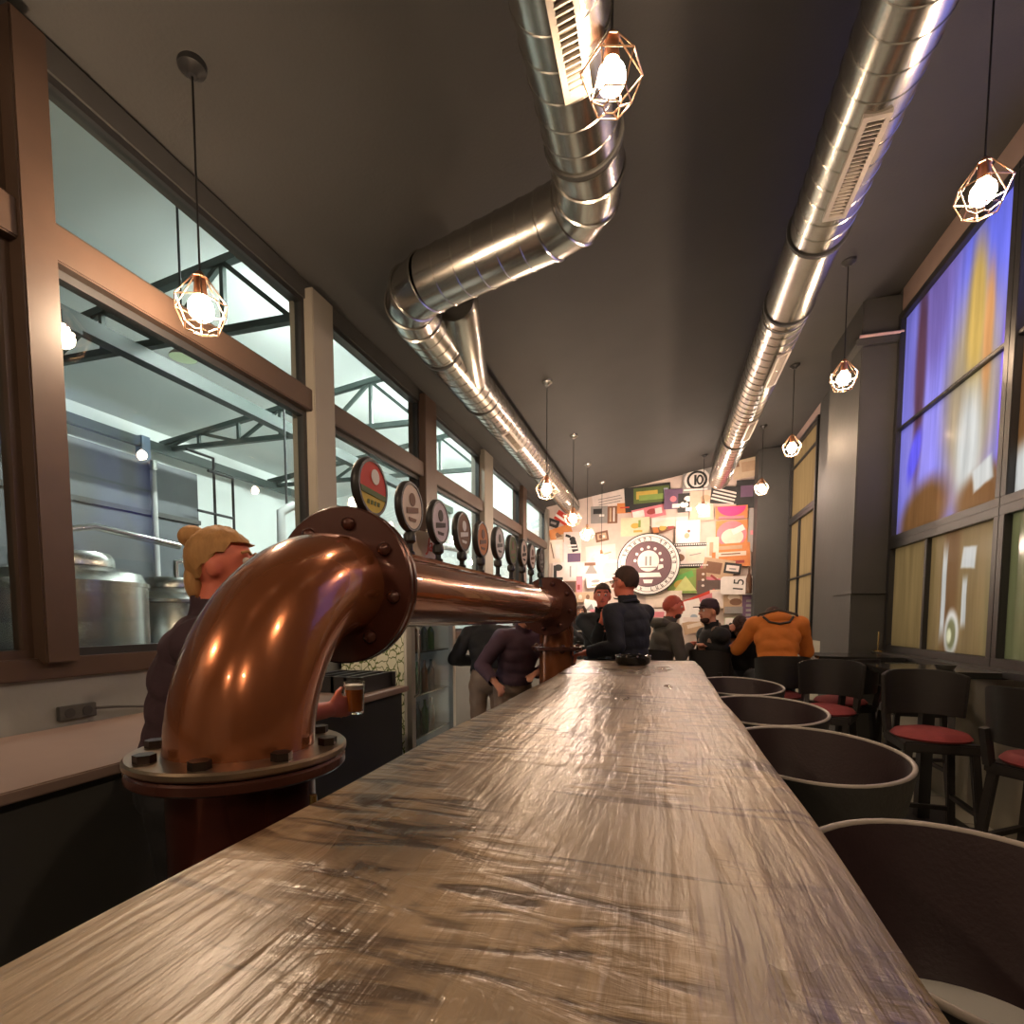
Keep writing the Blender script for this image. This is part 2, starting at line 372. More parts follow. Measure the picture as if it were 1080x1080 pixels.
rwin(4.22, 6.0, 2.10, 4.22, f_up, hm=(3.15,))
rwin(2.4, 4.22, 2.10, 4.22, f_near, hm=(3.15,))
rwin(4.22, 6.0, 1.06, 2.10, f_low, vm=(5.24,))
rwin(2.4, 4.22, 1.06, 2.10, f_low, vm=(3.3,))
rwin(8.75, 10.45, 1.06, 3.05, f_warm, vm=(9.75,), hm=(2.05,))
rwin(8.75, 10.45, 3.05, 4.30, f_warm, hm=(3.95,))
struct(MB().box(XR, XR+.2, YB, 2.4, 1.06, 4.3).build('wall_right_near', m_dark, smooth=0))
# brewery room behind the glass
BX = -8.2
bz = lambda x: 5.62+.14*x
struct(MB().box(BX, XL-.14, YB, 12.2, -.1, 0).build('floor_brewery', mat('brewery_floor', (.18,.18,.17), .35, vary=.15), smooth=0))
struct(MB().prism([(BX-.1, YB, bz(BX)), (XL-.1, YB, bz(XL)), (XL-.1, YB, bz(XL)+.1), (BX-.1, YB, bz(BX)+.1)], (0, 17.4, 0)).build('ceiling_brewery', m_white, smooth=0))
struct(MB().box(BX-.15, BX, YB, 12.2, 0, bz(BX)+.1).build('wall_brewery_side', m_white, smooth=0))
struct(MB().box(BX, XL-.1, 12.2, 12.35, 0, 5.4).build('wall_brewery_end', m_white, smooth=0))
struct(MB().box(BX, XL-.14, YB-.1, YB, 0, 5.5).build('wall_brewery_near', m_white, smooth=0))
struct(MB().box(XL-.14, XL, YB, -.55, 1.22, 3.56).build('wall_left_near', m_wallgrey, smooth=0))
struct(MB().box(XL-.16, XL-.10, YB, 12.2, zc(XL-.1)-.02, bz(XL)+.05).build('wall_left_upper', m_white, smooth=0))
m_cold = mat('cold_room_panel', (.10,.108,.12), .45, vary=.12, scale=1.5)
cr = MB().box(-8.1, -6.5, YB, 6.25, 0, 3.44)
struct(cr.build('wall_cold_room', m_cold, smooth=0))
struct(MB().box(-6.5, -6.46, YB, 6.25, 2.72, 2.78).build('trim_%d' % tn, m_dark, smooth=0)); tn += 1
m_truss = mat('truss_dark_green', (.035,.05,.045), .5)
def truss(Y, x0=-8.1, x1=-2.6):
    global tn
    t = MB(); zt = lambda x: 5.40+.14*x; zb = 4.17
    t.bar((x0, Y, zt(x0)), (x1, Y, zt(x1)), .07, .08, (0,1,0)); t.bar((x0, Y, zb), (x1, Y, zb), .07, .07, (0,1,0))
    k = 7; xs = [x0+(x1-x0)*i/k for i in range(k+1)]
    for i, x in enumerate(xs[1:], 1):
        t.bar((x, Y, zb), (x, Y, zt(x)), .045, .045, (0,1,0))
        a, b = (xs[i-1], x) if i % 2 else (x, xs[i-1])
        t.bar((a, Y, zb), (b, Y, zt(b)), .045, .045, (0,1,0))
    struct(t.build('trim_%d' % tn, m_truss, smooth=0)); tn += 1
for Y in (4.4, 7.1, 9.6): truss(Y)
for (x, z, w) in ((-5.0, 3.96, .13), (-7.9, 4.12, .09)):
    struct(MB().bar((x, 2.2, z), (x, 12.1, z), w, .14).build('trim_%d' % tn, m_truss, smooth=0)); tn += 1
struct(MB().bar((-7.9, 3.5, 3.9), (-4.9, 3.5, 3.9), .16, .13).build('trim_%d' % tn, m_truss, smooth=0)); tn += 1
m_bcol = mat('brewery_column_blue', (.12,.17,.22), .5)
for (x, y) in ((-4.9, 6.6), (-3.1, 6.7), (-7.9, 6.6)):
    struct(MB().box(x-.07, x+.07, y-.07, y+.07, 0, bz(x)-.3).build('trim_%d' % tn, m_bcol, smooth=0)); tn += 1
# ================================================================== BREWERY THINGS
def tank(x, y, r, top, label, pipe=True):
    t = thing('brewing_tank', label, 'tank', (x, y, 0), 'stainless tanks behind the glass')
    MB().lathe((x, y, 0), [(0, .35), (r*.5, .38), (r, .62), (r, top-.16), (r*.98, top-.15), (r*.93, top-.08), (r*.5, top-.02), (0, top)], n=36).build('shell', m_steel, t)
    MB().lathe((x, y, top-.05), [(r+.012, -.13), (r+.012, -.10), (r-.02, -.10)], n=36).build('rim_band', m_steel, t)
    MB().lathe((x, y, top-.03), [(0, .13), (r*.55, .10), (r*.6, .06), (r*.6, 0)], n=28).build('lid', m_steel, t)
    for k in range(3):
        a = 2*pi*k/3+.4
        MB().cyl((x+cos(a)*r*.8, y+sin(a)*r*.8, 0), (x+cos(a)*r*.8, y+sin(a)*r*.8, .6), .03).build('leg', m_steel, t)
    if pipe:
        MB().sweep([(x+r*.4, y-.1, top-.1), (x+r*.4, y-.1, top+.22), (x+r*.5, y+.05, top+.26), (x+r*.6, y+r+.2, top+.2)], .028, 12).build('pipe', m_steel, t)
tank(-4.25, 1.55, .46, 1.80, 'nearest stainless brewing tank, at the frame edge behind the glass')
tank(-4.35, 2.95, .52, 1.80, 'wide stainless brewing tank showing between the two brown window posts')
tank(-4.9, 4.35, .42, 1.72, 'slim stainless tank with a pipe over its lid, beside the wide tank')
tank(-4.7, 5.6, .45, 1.82, 'dark stainless tank just behind the blond bartender')
kx = -5.6
t = thing('copper_kettle', 'tan domed kettle half hidden behind the large copper elbow', 'kettle', (-4.6, 7.0, 0))
MB().lathe((-4.6, 7.0, 0), [(0, .3), (.5, .4), (.55, 1.7), (.5, 1.9)], n=30).build('shell', m_steel, t)
MB().lathe((-4.6, 7.0, 1.9), [(.52, -.02), (.42, .16), (.1, .36), (.06, .5)], n=30).build('dome', mat('kettle_tan', (.5,.38,.22), .35, metal=.6), t)
t = thing('overhead_pipe', 'pale pipe arm with hanging rods above the kettle, seen through the glass', 'pipe', (-4.4, 6, 2.6))
MB().sweep([(-4.8, 5.9, 2.2), (-4.8, 5.9, 2.75), (-4.7, 6.0, 2.85), (-4.2, 7.4, 2.65), (-3.6, 9.5, 2.65)], .06, 14).build('tube', mat('pipe_pale', (.6,.62,.62), .35), t)
MB().cyl((-4.75, 5.95, 2.85), (-4.75, 5.95, 4.2), .015, n=8).build('hanging_rod', m_black, t)
MB().cyl((-4.2, 7.4, 1.9), (-4.2, 7.4, 2.6), .015, n=8).build('drop_rod', m_black, t)
t = thing('pipe_ladder', 'thin dark pipe rack standing at the end of the grey cold room', 'rack', (-6.3, 6.5, 0))
for i, (yy, zz) in enumerate(((6.4, 3.7), (6.75, 3.5))):
    MB().sweep([(-6.35, yy, 0), (-6.35, yy, zz), (-6.35, yy-.45, zz)], .022, 10).build('upright', m_black, t)
MB().cyl((-6.35, 6.1, 2.9), (-6.35, 6.75, 2.9), .02, n=8).build('crossbar', m_black, t)
t = thing('downpipe', 'white downpipe on the corner of the grey cold room', 'pipe', (-6.43, 5.5, 0))
MB().cyl((-6.43, 5.5, 0), (-6.43, 5.5, 3.4), .035).build('tube', mat('pvc_grey', (.5,.5,.5), .5), t)
MB().cyl((-6.43, 5.5, 3.3), (-6.43, 5.5, 3.42), .05).build('collar', m_steel, t)
m_tube = mat('tube_glow', (1,1,1), .4, emit=(.92,1,.95), estr=850)
def fill_batten(x, y, label):  # strip lights added out of view to brighten the brewery
    t = thing('fill_tube_light', label, 'light', (x, y, 0), 'added strip lights in the brewery')
    z = bz(x)-.36
    MB().box(x-.06, x+.06, y-.6, y+.6, z, z+.05).build('housing', flat((.6,.6,.6)), t, smooth=0)
    MB().cyl((x, y-.58, z-.02), (x, y+.58, z-.02), .02, n=10).build('tube', m_tube, t)
    for d in (-.45, .45): MB().cyl((x, y+d, z+.05), (x, y+d, bz(x)), .006, n=6).build('hanging_rod', m_black, t)
for (x, y, lb) in ((-3.5, 5.6, 'added hidden strip light high in the brewery, behind the first roof truss'), (-3.5, 8.3, 'added hidden strip light high in the brewery, behind the second roof truss'), (-3.5, 10.8, 'added hidden strip light close to the white end wall of the brewery')):
    fill_batten(x, y, lb)
p = at(193, 375, X=-3.3)
t = thing('dome_lamp', 'round high-bay lamp with a pale green lens seen under the window rail', 'lamp', p)
MB().lathe(p, [(.02, .10), (.03, .08), (.045, .04), (.085, -.005), (.09, -.018)], n=24).build('lamp_shade', mat('lamp_grey', (.25,.26,.25), .4), t)
MB().lathe(p, [(0, -.022), (.07, -.024), (.088, -.018)], n=24).build('lens', mat('lens_green', (.6,.75,.5), .3, emit=(.8,1,.6), estr=.35), t)
MB().cyl(p+Vector((0,0,.09)), (p.x, p.y, bz(p.x)), .008, n=6).build('cord', m_cord, t)
# ================================================================== BAR COUNTER
cx0, cx1 = -.515, .215
t = thing('bar_counter', 'long varnished wooden bar counter running to the collage wall', 'bar counter', (0, 1.5, 0))
sl = MB()
prof = [(cx0, 1.045), (cx0-.004, 1.06), (cx0-.004, 1.09), (cx0+.006, 1.1), (cx1-.03, 1.1), (cx1-.008, 1.092), (cx1+.006, 1.07), (cx1+.004, 1.03), (cx1-.01, 1.02)]
N = 90; random.seed(3)
def edge(y, side): return .004*sin(y*3.1+side)+.003*sin(y*7.7+side*2)
vs = []; fs = []; ys = [-1.0+(3.72+1.0)*i/N for i in range(N+1)]
for y in ys:
    for (x, z) in prof:
        sh = edge(y, 1) if x < -.4 else (edge(y, 4) if x > .15 else 0)
        yy = y+(.22*(x-cx0)/.73-.22 if y > 3.7 else 0)
        vs.append((x+sh, yy, z))
K = len(prof)
for i in range(N):
    for j in range(K): fs.append((i*K+j, i*K+(j+1) % K, (i+1)*K+(j+1) % K, (i+1)*K+j))
fs.append(tuple(range(K))); fs.append(tuple(N*K+j for j in range(K)))
sl.add(vs, fs).build('countertop', m_wood, t, smooth=30)
MB().box(cx0+.05, cx1-.16, -1.0, 3.45, 0, 1.02).build('front_panel', m_dark, t, smooth=0)
MB().cyl((cx1+.02, -1, .25), (cx1+.02, 3.4, .25), .02).build('foot_rail', m_brass, t)
t = thing('service_counter', 'dark low service counter that carries the copper beer tower', 'counter', (-.8, 1.5, 0))
MB().box(-1.0, cx0+.03, -1.0, 4.3, .78, .82).build('worktop', m_black, t, smooth=0)
MB().box(-.95, cx0+.03, -1.0, 4.3, 0, .78).build('cabinet', m_dark, t, smooth=0)
# ashtray
t = thing('ashtray', 'low black ashtray near the far end of the wooden bar', 'ashtray', (-.175, 3.25, 1.1))
MB().lathe((-.175, 3.25, 1.102), [(0, .0), (.085, 0), (.10, .012), (.105, .05), (.097, .056), (.088, .05), (.08, .02), (0, .018)], n=36).build('bowl', mat('black_glass', (.008,.008,.008), .12, coat=.5), t)
b_ = MB()
for k in range(10):
    a = 2*pi*k/10; b_.ell((-.175+.101*cos(a), 3.25+.101*sin(a), 1.157), .006, 8, 6)
b_.build('rim_beads', m_steel, t)
# ================================================================== COPPER TAP TOWER
TX, TZ, YF, YD1, YD2 = -.765, 1.46, .815, 1.15, 3.58
t = thing('tap_tower', 'large copper pipe beer tower with elbow ends and ten tap medallions', 'beer tower', (TX, YF, .82))
def arc(y0, r, sgn, n=14):   # from foot up to horizontal
    return [(TX, y0+sgn*r*(1-cos(a)), TZ-r+r*sin(a)) for a in [pi/2*i/n for i in range(n+1)]]
rb = YD1-YF
A = arc(YF, rb, 1, 22)
MB().sweep([(TX, YF, TZ-rb-.0)]+A[1:]+[(TX, YD1+.01, TZ)], [.130-.008*i/23 for i in range(24)], 48).build('elbow', m_copper, t)
MB().sweep([(TX, YD1, TZ), (TX, YD2, TZ)], .108, 48).build('crossbar_pipe', m_copper, t)
A2 = arc(YD2+.30, .30, -1, 16)
MB().sweep(A2[::1]+[(TX, YD2-.005, TZ)], .128, 40).build('far_elbow', m_copper, t)
MB().cyl((TX, YF, .82), (TX, YF, TZ-rb), .128, n=48).build('foot_pipe', mat('copper_dark_red', (.20,.05,.035), .2, metal=.85, coat=.6), t)
MB().cyl((TX, YD2+.30, .82), (TX, YD2+.30, TZ-.30), .128, n=40).build('far_foot_pipe', m_copper, t)
def ring(c, ax, r0, r1, th, n=56): # washer
    return MB().lathe(c, [(r0, -th/2), (r1-.004, -th/2), (r1, -th/2+.004), (r1, th/2-.004), (r1-.004, th/2), (r0, th/2), (r0, -th/2)], ax, n)
def flange(c, ax, r0, r1, th, mm, nb, ph, name='flange', bh=.018):
    f = ring(c, ax, r0, r1, th).build(name, mm, t)
    ax = Vector(ax).normalized(); u = ax.orthogonal().normalized(); w = ax.cross(u)
    for k in range(nb):
        a = ph+2*pi*k/nb; q = Vector(c)+(u*cos(a)+w*sin(a))*((r0+r1)/2+.004)
        bb = MB().sweep([q-ax*(th/2+bh*.7), q+ax*(th/2+bh*.7)], .012, 12)
        if mm is m_flrim: bb.sweep([q+ax*th/2, q+ax*(th/2+bh)], .0175, 6)
        else:
            for sg_ in (-1, 1): bb.lathe(q+ax*sg_*th/2, [(.017, 0), (.017, .006), (.013, .014), (.006, .018), (0, .019)], ax*sg_, 14)
        bb.build('bolt', m_bolt if mm is m_flrim else m_copperd, f)
    return f
zf = TZ-rb
flange((TX, YF, zf+.006), (0,0,1), .12, .188, .016, m_flrim, 8, .35, bh=.014)
flange((TX, YF, zf-.016), (0,0,1), .12, .186, .022, m_copperd, 0, 0, 'lower_flange')
flange((TX, YD1, TZ), (0,1,0), .10, .192, .018, m_copperd, 8, .2)
flange((TX, YD1+.022, TZ), (0,1,0), .10, .192, .018, m_copperd, 0, 0, 'rear_flange')
flange((TX, YD2, TZ), (0,1,0), .10, .20, .03, m_copperd, 8, .2, 'far_flange')
flange((TX, YD2+.30, TZ-.30), (0,0,1), .12, .19, .03, m_copperd, 6, .2, 'far_lower_flange')
q = at(330, 830, Y=.72)
MB().cyl((q.x, .72, .82), (q.x, .72, zf-.03), .006, n=10).build('brass_rod', m_brass, t)
# strip along the crossbar top and the taps
MB().box(TX-.02, TX+.02, YD1+.06, YD2-.05, TZ+.10, TZ+.116).build('tap_rail', m_copper, t, smooth=0)
taps = [(391, 515, 29, 56), (432, 535, 22, 46), (462, 551, 19, 42), (487, 561, 15, 38), (507, 569, 13, 34), (525, 573, 12, 33), (539, 580, 11, 32), (551, 583, 9, 28), (560, 587, 8, 27), (570, 591, 7, 26)]
cream = flat((.72,.60,.50)); dk = flat((.05,.035,.03)); wht = flat((.75,.72,.70)); red = flat((.55,.05,.03)); yel = flat((.60,.45,.06)); grn = flat((.10,.14,.04)); brn = flat((.20,.10,.06)); org = flat((.60,.22,.07)); vio = flat((.62,.54,.60)); gry=flat((.2,.2,.19))
faces = [(red, yel), (cream, brn), (vio, dk), (brn, wht), (org, brn), (wht, gry), (grn, brn), (cream, dk), (cream, brn), (dk, gry)]
for i, ((px, py, w, h), (c1, c2)) in enumerate(zip(taps, faces)):
    y = at(px, 560, X=TX).y; zc_ = at(px, py, X=TX).z
    r = .074
    tp = MB().sweep([(TX, y, TZ+.10), (TX, y, TZ+.125), (TX, y, TZ+.13), (TX, y, zc_-r+.012)], [.016, .016, .010, .009], 14)
    tp.lathe((TX, y, zc_-r-.02), [(.009, -.02), (.02, -.01), (.02, .01), (.012, .02)], n=14)
    tp = tp.build('tap_handle', m_black, t)
    rimm = MB().lathe((TX, y, zc_), [(r*.9, -.012), (r, -.012), (r+.004, -.006), (r+.004, .006), (r, .012), (r*.9, .012), (r*.9, .008), (0, .008)], (1,0,0), 40)
    rimm.lathe((TX, y, zc_), [(r*.9, -.012), (0, -.01)], (1,0,0), 40)
    rimm.build('medallion', m_black, tp)
    fc = MB(); x = TX+.0085
    fc.m(c1); R_ = r*.9
    def disc(poly, d=.0015): fc.prism(poly, (d, 0, 0))
    circ = lambda rr, a0=0, a1=2*pi, cy=0, cz=0, n=28: [(x, y+cy+rr*cos(a0+(a1-a0)*k/n), zc_+cz+rr*sin(a0+(a1-a0)*k/n)) for k in range(n+(a1-a0 < 6.2))]
    if i == 0:
        disc(circ(R_, -.15, pi+.15)); fc.m(yel); disc(circ(R_, pi+.15, 2*pi-.15))
        x += .002; fc.m(grn); disc([(x, y-R_*.97, zc_-.004), (x, y+R_*.97, zc_-.012), (x, y+R_*.9, zc_-.026), (x, y-R_*.9, zc_-.02)])
        fc.m(wht); disc(circ(.02, 0, 2*pi, .01, .03)); fc.m(grn)
        for k in range(4): disc([(x, y-.03+k*.017, zc_-.035), (x, y-.02+k*.017, zc_-.035), (x, y-.022+k*.017, zc_-.046), (x, y-.032+k*.017, zc_-.046)])
    else:
        disc(circ(R_)); x += .002; fc.m(c2)
        disc(circ(R_*.3, 0, 2*pi, 0, .022)); disc([(x, y-R_*.6, zc_-.008), (x, y+R_*.6, zc_+.004), (x, y+R_*.6, zc_-.012), (x, y-R_*.6, zc_-.026)])
        disc([(x, y-R_*.4, zc_-.034), (x, y+R_*.4, zc_-.034), (x, y+R_*.3, zc_-.044), (x, y-R_*.3, zc_-.044)])
    fo = fc.build('badge_face', None, tp, smooth=0)
# small sign behind the taps
p = at(452, 563, X=TX-.06)
y0 = p.y; TZs = TZ+.045; sg = thing('bar_sign', 'small white curved sign with red script, between the second and third taps', 'sign', (TX-.06, y0, TZ+.09))
poly = []
for k in range(13):
    a = -1+2*k/12; poly.append((TX-.05-.02*a*a, y0+.105*a, TZs+.085))
poly2 = [(px_-.008, py_, pz_) for (px_, py_, pz_) in poly[::-1]]
MB().prism(poly+poly2, (0,0,.095)).build('board', flat((.75,.68,.62)), sg)
def text(s, loc, rot, size, m_, parent, name='lettering', ext=.001, font=None):
    cu = bpy.data.curves.new(name, 'FONT'); cu.body = s; cu.size = size; cu.extrude = ext; cu.align_x = 'CENTER'; cu.align_y = 'CENTER'; cu.shear = .3 if name == 'script' else 0
    o = bpy.data.objects.new(name, cu); COL.objects.link(o); cu.materials.append(m_)
    dg = bpy.context.evaluated_depsgraph_get(); me = bpy.data.meshes.new_from_object(o.evaluated_get(dg)); bpy.data.objects.remove(o)
    o = bpy.data.objects.new(name, me); COL.objects.link(o); o.location = loc; o.rotation_euler = rot
    o.parent = parent
    if parent is not None and parent.get('_w'): o.location = Vector(loc)-parent.location
    return o
MB().box(TX-.07, TX-.045, y0-.02, y0+.02, TZ+.08, TZs+.09).build('stand', m_black, sg, smooth=0)
text('Jam', (TX-.044, y0, TZs+.135), (pi/2, 0, pi/2), .07, red, sg, 'script')
# ================================================================== BACK BAR
t = thing('back_bar', 'low back bar with pinkish worktop and black front under the window', 'back bar', (-2.0, 1, 0))
m_wt = mat('worktop_pinkish', (.28,.20,.17), .35, vary=.12, scale=5)
MB().box(XL+.002, -1.63, -1.1, 3.2, .895, .93).build('worktop', m_wt, t, smooth=0, bevel=.004)
MB().box(XL+.002, -1.67, -1.1, 3.17, 0, .895).build('cabinet', m_rub, t, smooth=0)
t = thing('power_socket', 'black double power socket on the grey wall above the back bar', 'socket', (XL, 1.64, .985))
MB().box(XL, XL+.02, 1.565, 1.715, .955, 1.015).build('plate', m_rub, t, smooth=0, bevel=.003)
for yy in (1.605, 1.675): MB().cyl((XL+.018, yy, .985), (XL+.023, yy, .985), .02).build('outlet', flat((.03,.03,.03)), t)
tag(MB().sweep([(XL+.02, 1.71, .99), (XL+.04, 1.78, .985), (XL+.04, 1.95, .96), (XL+.05, 2.2, .95), (XL+.06, 2.5, .94)], .006, 8).build('power_cable', m_rub), 'black cable running from the socket along the back bar wall', 'cable')
# bottle rack on the back bar
p = thing('bottle_crate', 'dark slotted crate on the far end of the back bar', 'crate', (-1.9, 2.95, .93))
cr = MB()
for k in range(5): cr.box(-2.1+.09*k, -2.08+.09*k, 2.75, 3.15, .932, 1.03)
cr.box(-2.12, -1.70, 2.75, 2.77, .932, 1.03); cr.box(-2.12, -1.70, 3.13, 3.15, .932, 1.03)
cr.build('slats', m_black, p, smooth=0)
# drinks fridge
FY0, FY1, FX0, FX1, FZ = 3.5, 4.35, -2.36, -1.80, 1.58
t = thing('drinks_fridge', 'tall glass-door drinks fridge behind the bar with a leaf-patterned side', 'fridge', (-2.08, 3.9, 0))
body = MB(); body.box(FX0, FX1, FY0, FY0+.03, 0, FZ); body.box(FX0, FX1, FY1-.03, FY1, 0, FZ); body.box(FX0, FX0+.03, FY0, FY1, 0, FZ); body.box(FX0, FX1, FY0, FY1, 0, .12); body.box(FX0, FX1, FY0, FY1, FZ-.08, FZ)
body.build('body', mat('fridge_white', (.6,.6,.57), .4), t, smooth=0)
d = MB(); d.box(FX1, FX1+.04, FY0, FY0+.06, .1, FZ); d.box(FX1, FX1+.04, FY1-.06, FY1, .1, FZ); d.box(FX1, FX1+.04, FY0, FY1, .1, .17); d.box(FX1, FX1+.04, FY0, FY1, FZ-.07, FZ)
d = d.build('door', mat('fridge_frame', (.52,.50,.46), .3, metal=.7), t, smooth=0)
MB().box(FX1+.015, FX1+.02, FY0+.06, FY1-.06, .17, FZ-.07).build('glass', m_glass, d, smooth=0)
MB().sweep([(FX1+.04, FY0+.04, .8), (FX1+.08, FY0+.04, .83), (FX1+.08, FY0+.04, 1.3), (FX1+.04, FY0+.04, 1.33)], .01, 10).build('handle', m_steel, d)
for z in (.45, .78, 1.11): MB().box(FX0+.03, FX1-.01, FY0+.03, FY1-.03, z, z+.01).build('shelf', m_steel, t, smooth=0)
def leaf_mat():
    m = mat('leaf_panel', (.75,.76,.66), .5); n = m.node_tree.nodes; l = m.node_tree.links; b = n['Principled BSDF']
    tc = n.new('ShaderNodeTexCoord'); v = n.new('ShaderNodeTexVoronoi'); v.feature = 'DISTANCE_TO_EDGE'; v.inputs['Scale'].default_value = 16
    nz = n.new('ShaderNodeTexNoise'); nz.inputs['Scale'].default_value = 9
    dv = n.new('ShaderNodeVectorMath'); dv.operation = 'MULTIPLY_ADD'; dv.inputs[1].default_value = (.12,.12,.12); l.new(nz.outputs['Color'], dv.inputs[0]); l.new(tc.outputs['Object'], dv.inputs[2]); l.new(dv.outputs[0], v.inputs['Vector'])
    r = n.new('ShaderNodeValToRGB'); l.new(v.outputs['Distance'], r.inputs[0]); e = r.color_ramp.elements; e[0].position = .04; e[0].color = (.10,.16,.03,1); e[1].position = .09; e[1].color = (.78,.80,.66,1)
    l.new(r.outputs[0], b.inputs['Base Color']); return m
MB().box(FX0+.02, FX1-.02, FY0-.006, FY0, .3, FZ-.03).build('side_panel', leaf_mat(), t, smooth=0)
# lamp inside the fridge (it lights its shelves)
MB().cyl((FX1-.05, FY0+.06, .3), (FX1-.05, FY0+.06, 1.4), .008, n=8).build('fridge_lamp', mat('fridge_glow', (1,1,1), .4, emit=(.9,.95,1), estr=14), t)
def bottle(x, y, z, h, r, c, label, grp, parent=None):
    o = MB().lathe((x, y, z), [(0, 0), (r, 0), (r, h*.58), (r*.85, h*.66), (r*.38, h*.78), (r*.36, h*.97), (r*.42, h*.97), (r*.42, h), (0, h)], n=14).build('bottle', mat('bottle_'+str(int(c[0]*100)+int(c[1]*100)), c, .12, coat=.5))
    return tag(o, label, 'bottle', grp)
cs = [(.05,.09,.03), (.12,.05,.02), (.02,.03,.02)]
for zi, z in enumerate((.46, .79, 1.12)):
    for k in range(5):
        bottle(FX1-.12, FY0+.16+k*.13, z, .24, .032, cs[(zi+k) % 3], 'small bottle standing on the %s shelf inside the drinks fridge' % ['lowest', 'middle', 'top'][zi], 'bottles in the fridge')
# ================================================================== DUCTS
def ribs(mb, p, q, r, step=.13, skip=()):
    p = Vector(p); q = Vector(q); d = q-p; L = d.length; d.normalize(); k = int(L/step)
    for i in range(1, k):
        c = p+d*(L*i/k)
        mb.lathe(c, [(r, -.006), (r+.0045, -.003), (r+.0045, .003), (r, .006)], d, 40)
def clampband(c, ax, r, parent, rod=True):
    b = MB().lathe(c, [(r, -.012), (r+.01, -.012), (r+.01, .012), (r, .012)], ax, 40).build('clamp_band', m_rub, parent)
    if rod: MB().cyl((c[0], c[1], c[2]+r), (c[0], c[1], zc(c[0])), .006, n=8).build('hanger_rod', m_black, parent)
m_grl = mat('grille_paint', (.42,.38,.33), .45)
def grille(parent, c, nrm, y0, y1, w, name='air_grille'):
    """rectangular register on the duct; c: (x,z) of duct axis, nrm: direction in xz"""
    nx, nz = nrm; L = math.hypot(nx, nz); nx /= L; nz /= L
    n = Vector((nx, 0, nz)); u = Vector((-nz, 0, nx)); C = Vector((c[0], (y0+y1)/2, c[1]))+n*.170
    fr = MB(); h = (y1-y0)/2
    for s in (-1, 1):
        fr.obox(C+u*s*(w/2-.012), ((0,1,0), u, n), (h-.0282, .012, .015)); fr.obox(C+Vector((0,1,0))*s*(h-.014), ((0,1,0), u, n), (.014, w/2, .015))
    fr = fr.build(name, m_grl, parent, smooth=0)
    s = MB(); k = int((y1-y0)/.026)
    for i in range(k):
        s.obox(C+Vector((0, -h+.03+(2*h-.06)*i/(k-1), 0))+n*.008, ((0,1,.5), u, n), (.006, w/2-.02, .006))
    s.build('slats', m_grl, fr, smooth=0)
    MB().obox(C-n*.0, ((0,1,0), u, n), (h-.02, w/2-.02, .003)).build('grille_back', m_rub, fr, smooth=0)
R = .175
t = thing('air_duct', 'galvanised duct that jogs sideways through two elbows toward the glazed wall', 'duct', (-.4, 1, 3.6))
P1 = Vector((-.40, -1.15, 3.60)); P2 = Vector((-.40, 3.02, 3.60)); P3 = Vector((-1.62, 3.22, 3.56)); P4 = Vector((-1.78, 10.4, 3.56))
def fillet(a, b, c, d):
    u = (a-b).normalized()*d; v = (c-b).normalized()*d
    return [b+u, b+u*.42+v*.12, b+v*.42+u*.12, b+v]
P3b = Vector((-1.76, 3.40, 3.56))
f1 = fillet(P1, P2, P3b, .26); f2 = fillet(P2, P3b, P4, .26)
path = [P1]+f1+f2+[P4]
seg = MB(); seg.sweep([P1, f1[0]], R, 44, False); ribs(seg, P1, f1[0], R); seg.build('straight_run', m_duct, t, smooth=35)
seg = MB(); seg.sweep([f1[3], f2[0]], R, 44, False); ribs(seg, f1[3], f2[0], R); seg.build('cross_run', m_duct, t, smooth=35)
seg = MB(); seg.sweep([f2[3], P4], R, 44, True); ribs(seg, f2[3], P4, R); seg.build('long_run', m_duct, t, smooth=35)
for f in (f1, f2):
    e = MB(); e.sweep(f, R, 44, False); e = e.build('elbow', m_duct, t, smooth=25)
    for i, p in enumerate(f):
        d = (f[min(i+1, 3)]-f[max(i-1, 0)]).normalized()
        MB().lathe(p, [(R, -.008), (R+.009, -.004), (R+.009, .004), (R, .008)], d, 40).build('seam', m_band, e)
e = MB(); e.sweep([(-1.50, 3.74, 3.68), (-1.50, 3.78, 3.68), (-1.75, 4.7, 3.57)], [.15, .16, .170], 40).build('tapered_stub', m_duct, t)
clampband((-.40, 2.6, 3.6), (0,1,0), R, t); clampband((-1.77, 4.1, 3.56), (0,1,0), R, t); clampband((-1.775, 5.1, 3.56), (0,1,0), R, t); clampband((-.4, .6, 3.6), (0,1,0), R, t); clampband((-1.78, 7.6, 3.56), (0,1,0), R, t)
grille(t, (-.40, 3.6), (.22, -1), 1.5, 2.22, .11)
grille(t, (-1.78, 3.56), (.5, -1), 5.7, 6.3, .11); grille(t, (-1.78, 3.56), (.5, -1), 8.0, 8.6, .11)
t = thing('air_duct', 'straight galvanised duct hanging below the ceiling above the stools', 'duct', (.88, 1, 3.9))
DX, DZ = .90, 3.86
for (a, b) in ((-1.15, 3.95), (3.95, 4.75), (4.75, 8.0), (8.0, 10.35)):
    s = MB(); s.sweep([(DX, a, DZ), (DX, b, DZ)], R, 44, b > 10); 
    if not (a == 3.95): ribs(s, (DX, a, DZ), (DX, b, DZ), R)
    s.build('duct_section', m_duct, t, smooth=35)
for y in (3.95, 4.78, 8.0): clampband((DX, y, DZ), (0,1,0), R+.002, t)
for y in (3.9, 4.85): clampband((DX, y+.05, DZ), (0,1,0), R-.004, t, False)
grille(t, (DX, DZ), (.0, -1), 2.95, 3.62, .12); grille(t, (DX, DZ), (.45, -1), 5.3, 6.0, .12); grille(t, (DX, DZ), (.45, -1), 7.0, 7.7, .12)
